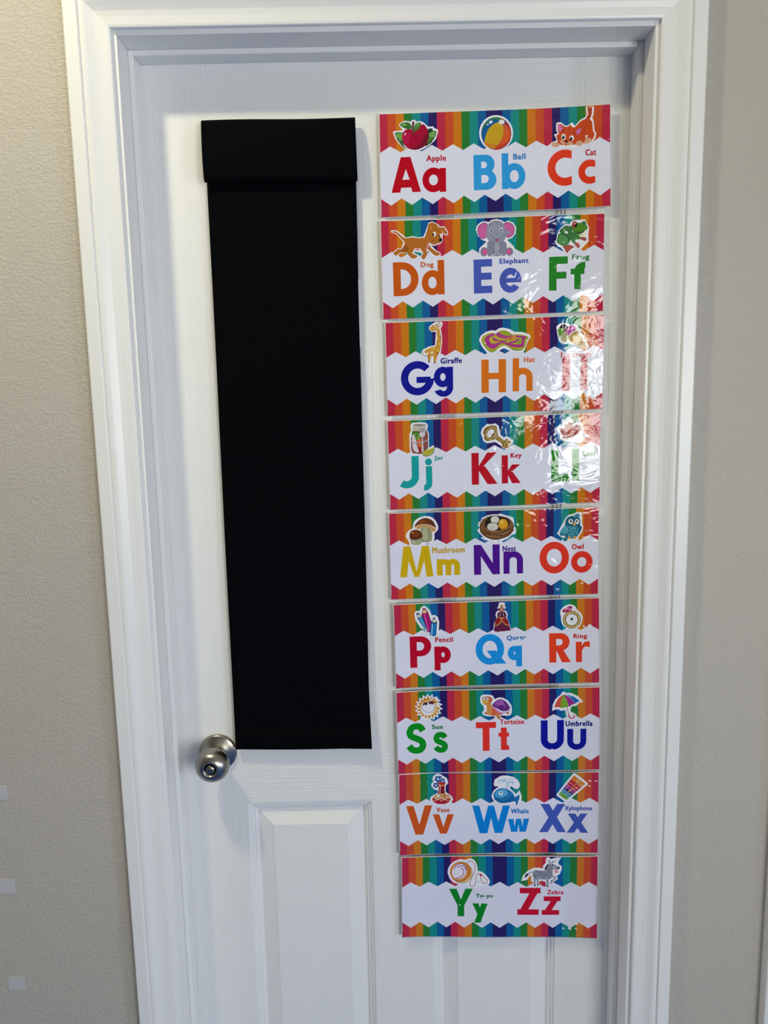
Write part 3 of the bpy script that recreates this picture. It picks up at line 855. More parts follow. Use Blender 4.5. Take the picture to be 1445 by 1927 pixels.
# the mirrored half starts with navy; the centre stripe is therefore double width
PX = {
'apple': ((725, 210), [
 ('W', 'p', [170,490,195,462,400,440,300,325,330,285,440,220,560,242,592,240,592,212,630,200,680,213,700,245,790,230,860,260,965,355,1080,350,1110,390,1185,420,1195,470,1140,640,1000,780,820,880,680,905,520,900,400,840,230,650]),
 ((45,92,45), 'p', [205,500,290,480,400,490,420,800,520,882,400,825,260,645]),
 ((105,155,75), 'p', [230,512,380,495,385,640,345,690,250,590]),
 ((22,60,40), 'p', [955,410,1010,395,1080,400,1060,440,1160,458,1140,560,1040,720,940,790,880,790]),
 ((108,160,82), 'p', [990,500,1075,462,1148,466,1110,590,1040,600,985,570]),
 ((65,120,40), 'p', [985,590,1090,612,1000,715,930,750,960,650]),
 ((155,0,42), 's', [385,540,430,450,520,412,630,425,720,430,800,318,860,302,930,375,975,500,970,640,920,770,800,850,680,880,540,860,430,770,385,650]),
 ((112,8,42), 's', [955,470,975,530,970,640,920,770,800,850,680,880,560,850,700,800,810,710,880,590]),
 ((176,14,66), 's', [392,560,440,480,540,490,580,560,530,660,545,770,470,750,400,680]),
 ((238,215,225), 'p', [422,556,440,510,470,496,455,545]),
 ((55,105,45), 's', [330,320,400,265,500,255,570,300,602,395,520,415,420,390]),
 ((125,165,90), 's', [365,315,430,285,470,308,440,345]),
 ((60,120,50), 's', [640,445,650,350,700,282,802,262,790,340,740,420,660,460]),
 ((120,160,85), 'p', [705,345,720,310,775,285,742,350]),
 ((108,0,34), 'e', [645,522,42,18]),
 ((88,52,52), 'p', [602,280,615,245,640,235,662,255,640,380,650,512,615,520,600,400])]),
'ball': ((875, 205), [
 ('W', 'e', [700,552,383,405]), ((14,84,140), 'e', [704,562,340,374]),
 ((60,125,50), 'p', [368,470,400,390,480,295,590,218,710,188,800,218,800,262,690,232,560,262,450,370,385,480]),
 ((150,132,50), 'p', [770,212,830,212,895,262,820,255]),
 ((165,18,30), 'p', [870,265,960,330,1030,450,1045,590,1010,740,920,840,870,860,960,700,1000,520,950,380,870,300]),
 ((202,84,34), 'p', [855,335,950,380,1015,500,1020,640,950,780,860,880,740,932,650,925,780,760,850,620,870,480]),
 ((190,152,22), 's', [740,310,830,345,872,470,850,620,780,760,660,905,560,885,442,805,465,620,520,480,620,370]),
 ((195,122,32), 'p', [460,740,580,792,742,820,650,918,540,885,442,805]),
 ((192,58,34), 'p', [765,805,955,775,860,880,740,934,650,925]),
 ((222,222,226), 'e', [825,302,66,50]), ((222,222,226), 'e', [580,305,44,30,-32]), ((235,235,235), 'e', [510,360,18,18])]),
'cat': ((1020, 195), [
 ('W', 'p', [180,935,205,890,330,848,265,722,290,700,345,690,308,620,308,470,340,440,410,435,510,520,590,505,650,450,680,455,722,530,850,390,962,330,990,270,968,106,1152,96,1145,250,1110,350,1150,450,1162,630,1207,700,1190,800,1130,880,1090,920,920,945,760,988,380,1012,240,1012]),
 ((168,56,22), 'p', [1005,115,1105,108,1108,230,1082,330,1050,385,965,372,1022,270]),
 ((192,70,24), 'p', [340,480,420,480,500,545,560,540,640,498,662,552,722,560,860,420,960,372,1050,372,1110,440,1130,640,1167,710,1150,790,1100,850,1000,850,900,930,700,950,420,955,330,882,342,850,310,737,370,700,340,600]),
 ((160,50,20), 'l', [12, 960,540,930,620,930,720]),
 ((200,112,172), 'p', [345,492,400,500,452,570,420,640,380,650,350,580]), ((192,102,166), 'p', [745,640,800,600,878,585,842,680,780,736]),
 ((66,22,12), 'l', [15, 435,642,495,625]), ((66,22,12), 'l', [16, 695,665,735,710]),
 ((228,226,222), 'e', [472,772,50,70]), ((228,226,222), 'e', [655,800,52,62]), ((10,10,14), 'e', [466,780,33,42]), ((10,10,14), 'e', [642,815,34,42]),
 ((230,230,230), 'e', [455,765,9,11]), ((230,230,230), 'e', [632,800,9,11]),
 ((202,152,116), 's', [392,862,440,840,520,900,600,878,680,890,685,930,600,967,500,967,420,920]),
 ((10,10,12), 'p', [502,866,540,850,572,880,540,912]), ((160,30,40), 'e', [525,932,20,14]),
 ((202,156,130), 's', [205,930,250,890,330,890,385,930,375,985,290,1000,225,985]), ((202,156,130), 's', [742,932,800,862,870,862,912,920,870,966,790,972]),
 ((202,156,130), 's', [932,922,980,812,1060,800,1112,842,1080,892,1000,925]), ((232,230,228), 'p', [965,740,1018,740,1000,780,962,812])]),
'dog': ((730, 410), [
 ('W', 'p', [60,320,80,295,160,290,250,330,380,440,420,450,560,420,690,450,800,430,840,340,888,200,910,120,990,85,1060,110,1160,170,1150,202,1270,195,1320,260,1365,340,1340,402,1280,392,1242,360,1232,470,1242,520,1172,607,1120,602,1070,637,1000,632,945,595,1100,748,1182,790,1197,840,1120,882,1040,862,885,745,905,820,840,942,790,960,738,902,770,800,610,768,585,790,560,822,682,880,662,932,560,945,400,802,280,808,200,884,140,868,108,790,220,698,300,704,350,560,200,392,80,347]),
 ((172,102,32), 'p', [85,322,150,312,230,350,330,440,400,470,560,450,700,470,830,450,870,330,900,230,910,150,990,105,1060,130,1145,185,1120,215,1180,225,1260,215,1300,270,1347,345,1325,387,1270,362,1228,330,1207,470,1170,582,1110,582,1060,617,1000,607,930,560,925,605,980,690,1090,770,1172,800,1177,835,1110,867,1040,842,900,712,862,732,897,812,835,932,795,947,748,895,800,800,720,692,610,692,570,760,540,810,662,860,655,902,590,932,520,912,410,792,280,792,190,867,140,852,122,800,230,714,310,718,360,640,380,560,300,482,200,377,100,337]),
 ((148,78,24), 'p', [378,640,470,720,425,788,285,790,305,722]),
 ((206,140,146), 'p', [620,700,700,692,722,758,608,742]), ((206,140,146), 'p', [900,570,937,568,932,640,885,708,842,722,880,660]),
 ((118,62,20), 'l', [10, 600,690,650,675,700,690]), ((118,62,20), 'l', [10, 470,720,430,660,400,600]), ((118,62,20), 'l', [9, 1095,215,1140,225,1190,222]),
 ((228,226,222), 'e', [1050,372,36,56]), ((228,226,222), 'e', [1190,402,23,40]), ((8,8,10), 'e', [1025,386,20,32]), ((8,8,10), 'e', [1165,422,15,28]),
 ((8,8,10), 'e', [1190,507,38,40]), ((90,40,16), 'l', [9, 1055,275,1075,265,1095,278]), ((70,24,14), 'l', [11, 1010,500,1030,555,1085,580]), ((206,110,100), 'p', [1010,545,1040,550,1052,590,1030,588]),
 ((214,162,130), 'l', [15, 965,200,972,272]), ((206,140,130), 'p', [1205,285,1240,285,1262,318,1215,300])]),
'elephant': ((875, 405), [
 ('W', 'p', [240,330,270,232,360,160,470,143,525,165,600,110,710,88,820,118,880,165,980,128,1090,180,1152,280,1142,420,1060,522,950,562,1110,720,1102,830,1060,902,960,942,400,952,318,840,318,760,482,602,380,562,290,480]),
 ((112,70,96), 's', [277,350,300,252,400,180,500,200,505,400,440,536,335,520,290,430]), ((196,94,154), 's', [290,350,314,265,400,200,485,215,490,400,432,528,345,512,304,430]),
 ((112,70,96), 's', [880,210,950,160,1060,200,1117,300,1102,430,1030,502,960,517,920,440]), ((196,94,154), 's', [893,232,950,178,1050,212,1102,300,1086,420,1030,488,960,505,925,430]),
 ((118,120,140), 'e', [430,832,86,106]), ((118,120,140), 'e', [1000,830,86,96]), ((200,84,140), 'e', [450,836,56,68]), ((200,84,140), 'e', [984,826,56,66]),
 ((126,129,150), 'p', [530,580,860,565,935,640,945,800,905,928,520,937,490,800,500,640]),
 ((150,152,170), 's', [652,680,700,620,760,640,790,740,760,840,710,882,660,800]),
 ((84,84,104), 'l', [10, 660,640,640,730,660,850]), ((84,84,104), 'l', [10, 780,640,795,730,760,860]),
 ((140,143,162), 's', [478,480,490,320,512,220,600,145,710,120,820,150,890,230,905,330,960,345,1032,400,1000,442,940,412,932,490,880,570,780,592,700,606,560,582,490,530]),
 ((90,90,112), 'l', [9, 620,480,670,545,750,548,840,500,890,430,945,408]), ((90,90,112), 'l', [8, 850,350,950,345,1025,398]),
 ((228,228,228), 'e', [582,352,30,40]), ((228,228,228), 'e', [815,337,36,42]), ((10,10,14), 'e', [586,356,20,28]), ((10,10,14), 'e', [812,342,20,28]),
 ((178,34,44), 'p', [665,545,710,552,757,543,735,590,698,590]), ((70,70,90), 'l', [12, 540,238,560,222,588,220]), ((70,70,90), 'l', [12, 800,215,825,218,850,238]),
 ((92,92,112), 'l', [11, 690,180,720,200,745,165]), ((96,96,116), 'e', [770,390,8,6]),
 ((226,224,222), 'e', [430,722,17,12]), ((226,224,222), 'e', [372,752,10,12]), ((226,224,222), 'e', [485,718,10,8]), ((226,224,222), 'e', [1002,695,16,11]), ((226,224,222), 'e', [1060,727,12,14]), ((226,224,222), 'e', [945,695,9,8]),
 ((226,224,222), 'e', [615,914,22,13]), ((226,224,222), 'e', [665,890,14,18]), ((226,224,222), 'e', [765,886,14,17]), ((226,224,222), 'e', [815,907,20,13])]),
'frog': ((1030, 405), [
 ('W', 'p', [158,600,198,560,220,430,250,350,320,260,420,203,510,213,520,160,590,118,740,108,850,100,890,200,937,280,922,420,922,600,760,770,600,795,430,875,380,842,300,742,200,672]),
 ((165,80,68), 'p', [340,710,480,668,612,720,540,762,500,800,430,872,395,800]),
 ((58,112,58), 's', [208,600,240,450,290,330,400,248,520,260,560,200,640,170,740,180,800,140,862,150,872,220,907,290,870,340,800,382,740,450,700,540,620,560,600,622,560,620,520,560,480,640,400,702,300,682,240,640]),
 ((82,140,80), 's', [230,560,260,472,340,442,440,500,470,600,400,690,300,660]),
 ((28,66,40), 'l', [14, 265,425,360,430,450,490,500,585]), ((24,48,40), 'l', [11, 270,385,350,280,450,240,530,258]),
 ((40,86,48), 'l', [16, 440,340,465,400]), ((40,86,48), 'l', [16, 360,320,400,400]), ((40,86,48), 'l', [14, 530,290,540,350]),
 ((76,130,38), 's', [560,300,640,200,740,190,840,230,892,300,820,350,700,372,600,350]),
 ((150,38,40), 'e', [610,217,56,76]), ((10,12,12), 'e', [642,228,27,46]), ((226,226,226), 'e', [615,195,16,18]),
 ((216,220,150), 's', [690,442,800,430,862,395,850,440,760,482]), ((58,38,38), 'l', [18, 640,387,740,412,830,370]),
 ((172,86,86), 'p', [595,640,680,618,735,690,700,765,640,712]), ((150,76,70), 'p', [738,500,850,500,885,560,840,592,735,545]),
 ((66,122,66), 'p', [540,500,600,520,642,632,590,645,530,580]), ((70,130,70), 'p', [600,500,730,470,745,540,700,556,620,540])]),
'giraffe': ((765, 600), [
 ('W', 'p', [328,790,370,700,500,630,640,600,663,300,560,297,500,242,508,180,590,110,660,68,730,75,790,70,822,120,770,222,802,400,802,560,775,762,722,850,672,980,640,1015,600,1003,590,862,552,872,530,982,490,1003,458,840,400,832]),
 ((180,120,92), 'l', [15, 425,730,375,765,362,800,385,832]), ((36,36,70), 'e', [428,845,15,14]),
 ((120,80,30), 'l', [16, 690,160,720,120,755,92]), ((120,80,30), 'l', [14, 715,165,760,145,795,132]), ((120,80,30), 'l', [18, 668,140,678,100]), ((150,100,50), 'l', [16, 715,190,750,180]),
 ((195,138,46), 'p', [690,235,742,222,777,400,782,560,762,700,720,802,690,862,657,977,613,972,610,842,560,842,527,952,488,952,465,812,408,762,428,710,510,660,600,640,660,630,690,450,680,285]),
 ((162,98,40), 'p', [745,390,775,390,780,480,752,490]), ((162,98,40), 'p', [465,812,490,815,512,950,488,952]), ((162,98,40), 'p', [680,760,750,700,722,800,690,860]),
 ((200,152,72), 's', [518,240,530,190,600,150,660,140,712,170,702,230,660,267,570,277]),
 ((150,96,50), 'l', [9, 530,262,590,275,660,258]), ((186,150,60), 'e', [570,210,35,28]),
 ((230,228,222), 'e', [648,186,22,18]), ((12,12,14), 'e', [640,190,10,10]), ((12,12,14), 'e', [603,150,10,12]),
 ((206,176,58), 'e', [510,690,32,18]), ((206,176,58), 'e', [602,680,42,26]), ((206,176,58), 'e', [740,570,24,36]), ((206,176,58), 'e', [710,720,26,38]), ((206,176,58), 'e', [742,350,12,32]), ((206,176,58), 'e', [718,450,14,32]),
 ((232,206,172), 'e', [480,782,25,24]), ((214,202,160), 'e', [578,767,38,34]),
 ((58,38,30), 'p', [486,955,530,950,522,992,490,992]), ((58,38,30), 'p', [614,975,659,975,646,1012,617,1012])]),
'hat': ((892, 605), [
 ('W', 'p', [110,420,150,320,260,240,390,200,480,212,560,155,640,140,790,170,910,237,1080,240,1230,290,1282,340,1200,462,1142,650,1085,705,900,672,785,658,670,606,565,662,480,702,390,718,290,712,170,560]),
 ((60,120,40), 's', [165,424,210,344,310,286,420,268,640,300,860,300,1000,290,1150,320,1232,358,1182,446,1142,586,1080,648,960,664,850,638,670,532,560,598,480,668,390,703,320,668,216,546]),
 ((158,162,40), 's', [165,420,200,340,300,280,400,255,480,275,700,320,860,300,1000,290,1150,320,1225,352,1178,440,1136,578,1080,632,960,645,850,620,680,545,560,600,480,652,390,688,320,655,224,540]),
 ((166,44,130), 's', [240,430,280,340,400,280,480,292,440,320,350,370,345,440,400,502,520,490,640,460,760,490,850,512,980,522,1060,512,1070,440,1060,380,940,352,940,320,1100,330,1172,350,1132,430,1112,560,1020,592,880,582,760,542,640,492,560,530,460,612,380,612,280,540]),
 ((184,168,50), 's', [350,430,370,362,440,330,520,350,600,400,720,440,680,462,560,452,480,492,400,492]),
 ((152,48,112), 's', [415,380,440,350,480,392,560,422,700,432,760,452,640,458,520,452,440,432]), ((184,160,60), 's', [440,360,480,340,560,390,590,410,510,405]),
 ((166,54,128), 'l', [44, 780,490,900,465,1010,405]), ((112,150,70), 'p', [955,492,1040,430,1052,502]), ((112,150,70), 'p', [1000,372,1085,362,1082,392,1010,398]),
 ((150,156,40), 's', [538,242,600,210,700,205,800,250,862,312,760,322,640,302]),
 ((170,58,130), 's', [488,292,540,245,640,302,760,327,872,312,900,402,760,392,620,372,520,332]), ((196,100,70), 'l', [10, 520,340,620,378,760,410]),
 ((204,132,50), 'p', [752,390,800,352,860,345,930,308,942,412,860,422,770,442]), ((120,70,30), 'p', [808,360,835,372,815,430,802,420])]),
'icecream': ((1035, 595), [
 ('W', 'p', [130,240,220,165,330,160,400,190,540,175,612,230,882,690,820,735,400,622,260,632,190,572,150,400]),
 ((48,26,34), 's', [202,262,250,200,300,184,402,240,380,292,220,292]), ((120,96,70), 'p', [220,282,370,282,345,360,290,372,260,330]),
 ((96,150,50), 's', [168,302,270,280,290,372,240,442,200,472,180,400]),
 ((180,60,150), 's', [348,342,420,240,500,213,572,250,552,332,480,352,410,442,350,402]),
 ((168,164,120), 's', [238,472,270,390,350,380,412,450,390,562,320,602,250,562]),
 ((186,150,80), 'p', [398,562,420,472,500,372,580,340,622,362,832,692,790,722,450,612]), ((160,120,60), 'l', [8, 470,450,640,650]), ((160,120,60), 'l', [8, 560,380,760,690]), ((160,120,60), 'l', [8, 440,560,600,420])]),
'jar': ((740, 785), [
 ('W', 'p', [363,380,400,320,388,180,420,130,580,113,740,128,782,180,762,280,802,370,807,692,905,633,932,680,902,800,800,892,690,882,630,842,480,842,390,802,368,700]),
 ((128,74,72), 'p', [398,480,420,350,450,300,730,250,785,380,787,700,650,822,560,832,430,812,398,720]),
 ((62,116,40), 'p', [430,320,560,318,600,400,620,470,540,522,500,500,440,400,408,475,412,380]), ((112,152,62), 'p', [478,360,560,370,622,462,540,522,500,420]), ((40,84,30), 'e', [535,412,22,22]),
 ((206,198,208), 's', [428,402,480,420,530,622,575,792,500,782,440,702,425,540]),
 ((206,108,38), 'p', [540,588,642,580,637,702,560,662]), ((206,106,76), 'p', [518,522,600,480,642,522,620,562,540,562]), ((150,24,24), 's', [560,682,610,670,637,742,622,812,570,822,578,740]),
 ((186,178,168), 'p', [428,205,440,170,580,145,740,165,738,212,742,250,560,312,428,302]), ((140,126,120), 'e', [590,176,148,26]), ((160,150,144), 'l', [9, 430,255,560,272,600,268]),
 ((198,194,200), 'p', [590,250,602,350,578,400,615,440,650,462,636,785,684,785,668,450,722,400,716,350,737,250]),
 ((70,54,54), 'p', [608,250,623,250,619,345,606,345]), ((70,54,54), 'p', [645,250,661,250,657,350,643,350]), ((70,54,54), 'p', [680,250,697,250,694,345,680,345]),
 ((90,48,48), 'l', [11, 390,545,480,582,620,588,640,585]), ((216,202,202), 'l', [12, 388,528,480,566,620,572,730,540,790,498]),
 ((82,112,48), 's', [648,808,700,762,840,730,918,672,918,780,860,850,760,888,680,868]), ((176,178,120), 's', [658,802,740,745,840,712,910,676,902,772,835,845,745,868,682,842]), ((172,166,42), 's', [672,800,745,752,840,722,900,695,892,765,828,830,745,848,692,832]), ((100,140,20), 'e', [805,768,12,9])]),
'key': ((880, 785), [
 ('W', 'p', [288,360,320,250,430,150,520,160,620,138,690,190,722,300,742,400,820,460,880,422,960,480,1027,540,1017,600,962,640,952,702,870,722,790,702,740,642,620,560,560,570,430,592,350,542,318,440]),
 ((122,90,34), 's', [342,362,375,260,465,205,600,188,652,240,667,350,672,420,600,502,520,522,430,538,368,482,368,400]),
 ((188,162,96), 's', [392,392,430,282,540,220,625,245,650,340,620,432,545,502,460,505,405,450]), ((122,90,34), 's', [415,392,450,290,540,243,608,262,628,340,600,420,535,480,465,482,425,440]),
 ('W', 's', [430,390,470,302,540,265,592,300,592,350,540,390,520,450,460,456]), ((70,70,110), 'l', [8, 488,388,505,340]),
 ((122,92,38), 'p', [540,420,575,385,660,405,832,540,790,612,600,480]), ((178,152,76), 'l', [28, 620,430,800,562]), ((206,186,130), 'e', [590,430,14,24,-30]),
 ((132,102,42), 'p', [800,560,870,484,907,500,900,542,960,530,977,570,930,642,952,672,860,707,790,692,768,640]),
 ((196,172,92), 'l', [20, 812,672,888,512]), ((196,172,92), 'l', [20, 880,680,955,560]), ((230,220,190), 'e', [925,655,12,12])]),
'leaf': ((1030, 780), [
 ('W', 'p', [208,282,270,245,330,270,328,100,400,120,500,60,560,120,600,190,742,88,742,190,802,200,792,290,837,330,802,390,862,442,972,482,850,522,760,642,640,642,500,622,330,592,270,542,290,450,228,390]),
 ((118,80,70), 'l', [11, 460,540,400,600,340,682]),
 ((152,42,34), 'p', [255,300,330,320,385,310,383,215,430,222,505,148,535,190,572,195,555,312,625,230,680,237,757,233,735,300,782,345,690,400,722,430,600,472,530,530,440,547,313,532,345,480,298,440,320,410,273,385,310,350]),
 ((176,72,40), 'p', [460,530,450,400,480,230,520,330,600,330,650,290,580,400]),
 ((112,40,30), 'l', [7, 465,540,480,380,500,180]), ((112,40,30), 'l', [7, 470,520,560,400,720,260]), ((112,40,30), 'l', [7, 455,520,380,410,290,320])]),
'mushroom': ((745, 960), [
 ('W', 's', [228,600,240,520,300,450,375,405,400,272,500,180,640,135,780,145,890,230,952,360,940,452,872,520,870,640,820,732,700,750,560,795,340,795,288,700]),
 ((138,142,106), 's', [560,400,640,378,760,400,810,500,817,640,780,702,660,722,560,692,540,560]), ((164,166,132), 's', [610,420,680,410,720,500,725,640,660,690,610,640]),
 ((202,158,108), 's', [422,372,480,330,600,308,740,325,860,380,912,432,860,484,810,484,760,412,640,382,560,398,520,432,450,412]),
 ((120,72,30), 'l', [11, 600,325,612,370]), ((120,72,30), 'l', [11, 650,325,655,368]), ((120,72,30), 'l', [11, 700,330,696,372]), ((120,72,30), 'l', [11, 750,345,735,388]), ((120,72,30), 'l', [11, 800,368,770,410]), ((120,72,30), 'l', [11, 850,400,800,440]), ((120,72,30), 'l', [11, 545,340,565,385]), ((120,72,30), 'l', [11, 490,350,525,400]), ((120,72,30), 'l', [11, 870,430,825,470]),
 ((92,42,12), 's', [422,367,450,300,540,215,650,176,760,195,850,260,907,393,800,340,660,308,520,320]), ((128,62,22), 's', [510,285,590,222,680,225,640,280,560,300]),
 ((150,155,124), 's', [330,645,450,665,565,650,577,720,540,772,430,784,350,762]), ((176,180,152), 's', [370,680,420,690,420,750,380,745]),
 ((92,40,12), 's', [308,622,315,500,370,455,460,438,540,468,592,540,592,602,520,652,400,668,340,652]), ((118,52,18), 's', [360,560,420,480,500,490,520,560,440,600]),
 ((228,164,66), 'l', [20, 345,517,392,500])]),
'nest': ((875, 955), [
 ('W', 'p', [272,505,330,455,283,382,318,318,350,310,388,220,440,208,500,173,600,158,660,148,740,158,780,128,840,148,900,168,990,188,1085,222,1102,300,1104,420,1155,480,1142,585,1040,625,1000,685,860,745,820,782,740,780,620,752,440,735,410,712,355,692,398,652,316,572]),
 ((74,48,28), 's', [328,462,350,340,430,250,540,198,650,178,780,188,900,208,1012,260,1082,350,1097,450,1062,562,960,652,820,704,700,728,560,704,430,642,350,562]),
 ((38,24,18), 's', [440,400,500,260,640,200,800,200,960,270,1002,370,900,482,700,522,520,502]),
 ((30,30,30), 'e', [672,268,106,94]), ((202,200,188), 'e', [672,272,96,84]), ((96,92,84), 'e', [622,424,132,92]), ((198,196,184), 'e', [622,432,124,86]),
 ((70,44,10), 'e', [856,375,116,132]), ((206,150,22), 'e', [858,377,106,122]), ((220,184,80), 'e', [828,325,34,46,25]), ((178,120,14), 's', [770,440,860,470,950,420,900,488,820,492]),
 ((102,68,38), 's', [400,380,470,470,560,512,720,512,860,492,960,440,1012,350,1062,420,1042,562,900,662,700,712,500,672,380,562,360,450])]
 + [((166,116,70), 'l', [11] + q) for q in ([430,330,440,430,560,525,740,580,900,570], [410,440,520,560,700,640], [560,640,760,645,960,560], [600,520,780,535,960,470], [460,600,620,672,800,660], [1020,330,1000,420,920,500], [400,300,370,400,390,500], [650,560,800,600,1000,520], [500,230,430,300,420,370], [1000,280,1060,360,1050,480])]
 + [((44,26,16), 'l', [11] + q) for q in ([400,400,480,540,640,600], [450,560,640,640,860,620], [620,580,820,570,1000,460], [420,620,560,690,720,690], [390,285,412,225], [308,350,340,395], [1080,522,1130,492], [1005,640,978,690], [600,705,622,742], [775,720,752,772], [420,660,395,690], [760,190,775,155], [970,230,1000,205], [340,340,345,310], [500,220,490,185])]
 + [((60,40,26), 'l', [9, 598,472,640,440])]),
'owl': ((1030, 955), [
 ('W', 'p', [213,582,240,540,290,440,350,340,400,230,480,160,580,140,650,98,700,98,792,130,762,170,782,210,772,330,802,450,772,560,702,652,690,712,600,722,450,745,440,795,345,785,368,692,268,642]),
 ((18,104,126), 'p', [345,690,440,660,445,760,400,745,372,785]),
 ((24,92,114), 's', [318,502,380,410,400,300,450,220,560,183,680,198,732,280,730,390,772,440,732,552,650,662,560,702,440,702,380,642,300,622]),
 ((70,150,166), 'p', [458,430,640,430,702,480,690,602,600,682,480,672,440,560])]
 + [((18,76,98), 'e', [x, y, 14, 26]) for x, y in ((480,490),(540,512),(600,512),(655,490),(505,566),(562,575),(622,572),(678,552),(470,560),(525,634),(585,644),(635,625))]
 + [((86,156,176), 's', [338,452,400,408,452,460,432,560,380,622,290,622,270,560]), ((30,110,136), 'p', [262,602,330,560,400,560,370,610,300,648]), ((30,110,136), 'l', [12, 350,480,400,470]), ((30,110,136), 'l', [12, 320,520,400,520]),
 ((76,150,174), 's', [578,212,620,150,690,128,722,170,700,202,620,217]), ((16,80,104), 'l', [12, 630,190,700,170,730,210]),
 ((222,226,230), 'e', [520,312,52,56]), ((222,226,230), 'e', [660,312,50,56]), ((30,22,26), 'e', [525,306,23,25]), ((30,22,26), 'e', [655,305,22,23]),
 ((218,152,72), 'p', [568,352,600,345,628,355,632,382,606,416,568,392]), ((208,152,80), 'e', [490,686,38,34]), ((208,152,80), 'e', [615,676,36,32])]),
'pencil': ((755, 1125), [
 ('W', 'p', [293,340,330,285,410,290,440,213,500,163,560,185,640,270,690,390,750,373,822,420,857,530,842,802,780,865,640,855,600,782,530,712,440,672,318,490]),
 ((26,44,84), 'p', [338,335,372,320,475,378,575,692,530,706,362,455]), ((206,196,172), 'p', [355,382,415,355,465,384,440,420,375,445]), ((42,88,140), 'p', [345,342,370,330,412,352,356,376]), ((24,114,176), 'p', [376,456,470,402,566,686,534,698]), ((94,168,212), 'p', [412,462,442,442,562,682,542,694]),
 ((70,6,46), 'p', [462,345,480,245,500,208,555,240,605,312,688,560,645,770,592,765]), ((218,182,132), 'p', [486,270,545,255,585,312,540,338,482,338]), ((160,34,96), 'p', [484,250,502,216,548,242,540,264,488,268]), ((156,10,100), 'p', [474,348,595,318,678,562,638,762,602,757]), ((204,74,152), 'p', [502,352,532,342,628,742,606,750]),
 ((26,44,84), 'p', [668,545,680,520,742,415,808,530,808,560,788,842,722,860,643,832]), ((208,206,192), 'p', [692,530,720,478,772,478,800,530,742,552]), ((42,88,146), 'p', [718,472,744,424,776,472]), ((20,112,178), 'p', [680,556,742,570,800,560,780,835,722,848,655,826]), ((116,184,218), 'p', [692,575,716,580,702,840,672,832])]),
'queen': ((885, 1120), [
 ('W', 'p', [513,802,530,640,590,500,563,430,590,360,660,330,598,282,630,240,638,165,720,148,777,170,770,240,807,270,750,330,822,370,842,440,822,500,882,640,922,782,860,822,620,834]),
 ((95,30,60), 'p', [523,802,560,560,610,490,598,420,640,362,700,380,770,358,817,430,800,490,862,600,912,797,830,800,760,812,680,812,620,827]),
 ((138,30,24), 'p', [543,662,570,560,620,490,700,500,790,490,842,560,872,667,780,642,705,552,640,642]),
 ((206,142,72), 'l', [19, 548,677,610,672,670,612,705,540,640,485]), ((206,142,72), 'l', [19, 872,672,800,662,740,602,705,540,768,485]), ((206,142,72), 'l', [12, 703,480,703,545]),
 ((112,24,44), 'p', [618,270,660,280,690,350,720,350,745,285,778,268,745,350,705,392,660,352]), ((192,126,106), 'p', [690,325,722,325,705,382]), ((192,126,106), 'e', [703,288,38,50]), ((120,60,50), 'p', [668,262,700,245,738,262,735,290,720,262,690,262,672,292]),
 ((198,152,50), 'p', [658,196,685,215,705,188,727,215,752,192,742,242,670,242]),
 ((14,14,18), 'e', [703,440,36,27]), ((226,222,226), 'l', [13, 669,415,669,458]), ((226,222,226), 'l', [13, 739,412,738,452])]),
'ring': ((1030, 1125), [
 ('W', 's', [283,332,310,250,400,175,510,143,620,180,662,258,752,340,794,450,762,582,690,672,540,698,400,662,320,562,300,420]),
 ((112,92,44), 'e', [548,490,202,202]), ((206,182,112), 'e', [548,490,184,184]), ((138,112,52), 'e', [548,490,160,160]), ('W', 'e', [548,490,130,130]), ((18,110,60), 'e', [546,478,32,34]), ((40,70,60), 'e', [546,478,12,12]),
 ((196,170,96), 'p', [430,340,500,300,530,340,470,372]),
 ((178,70,112), 'p', [328,290,360,255,440,205,490,180,560,192,540,270,500,312,420,330,345,325]), ((112,20,60), 'p', [480,184,558,192,535,232,505,215]), ((112,20,60), 'p', [330,292,372,262,385,300,350,322]), ((228,166,194), 'p', [400,240,440,215,462,240,430,270]), ((112,20,60), 'p', [420,290,480,262,470,300,440,318]), ((228,166,194), 'p', [470,245,510,235,520,262,490,275])]),
'tortoise': ((880, 1290), [
 ('W', 'p', [273,272,300,213,360,188,480,193,560,210,604,290,700,253,800,263,900,320,982,430,993,520,987,600,960,652,880,665,740,655,735,752,660,745,600,684,430,675,340,645,316,592,368,530,348,440,286,380]),
 ((206,142,72), 'p', [415,420,520,380,560,470,700,580,842,600,720,652,560,672,450,642,368,622,400,580,430,540]), ((206,94,48), 's', [560,490,700,590,800,612,700,650,560,662,530,580]), ((198,130,60), 'p', [420,430,470,400,500,520,480,600,430,560]),
 ((190,100,48), 's', [328,340,338,260,420,233,500,238,555,290,522,372,450,414,370,412]), ((208,162,70), 's', [328,352,380,300,440,330,482,372,420,405,360,402]), ((120,60,20), 'l', [9, 345,385,380,405,440,380]),
 ((198,132,202), 's', [548,430,640,500,740,580,860,580,952,520,922,572,800,614,680,582,560,474]),
 ((104,40,118), 's', [553,432,600,360,700,298,800,308,890,380,948,480,902,542,780,562,660,502]), ((152,80,164), 's', [590,405,700,315,790,325,800,400,700,430]),
 ((76,26,98), 'e', [700,455,20,22]), ((76,26,98), 'e', [770,440,24,26]), ((76,26,98), 'e', [850,425,26,28]), ((76,26,98), 'e', [770,500,28,20]), ((76,26,98), 'e', [860,490,24,20]),
 ((186,130,196), 'l', [8, 650,462,750,400,900,440]), ((186,130,196), 'l', [8, 770,320,810,420,830,500]),
 ((192,132,76), 'p', [615,622,670,600,742,702,732,747,680,742,620,662]), ((180,120,70), 'p', [858,592,900,570,942,612,922,632,880,622]), ((150,78,58), 'e', [400,606,32,16]),
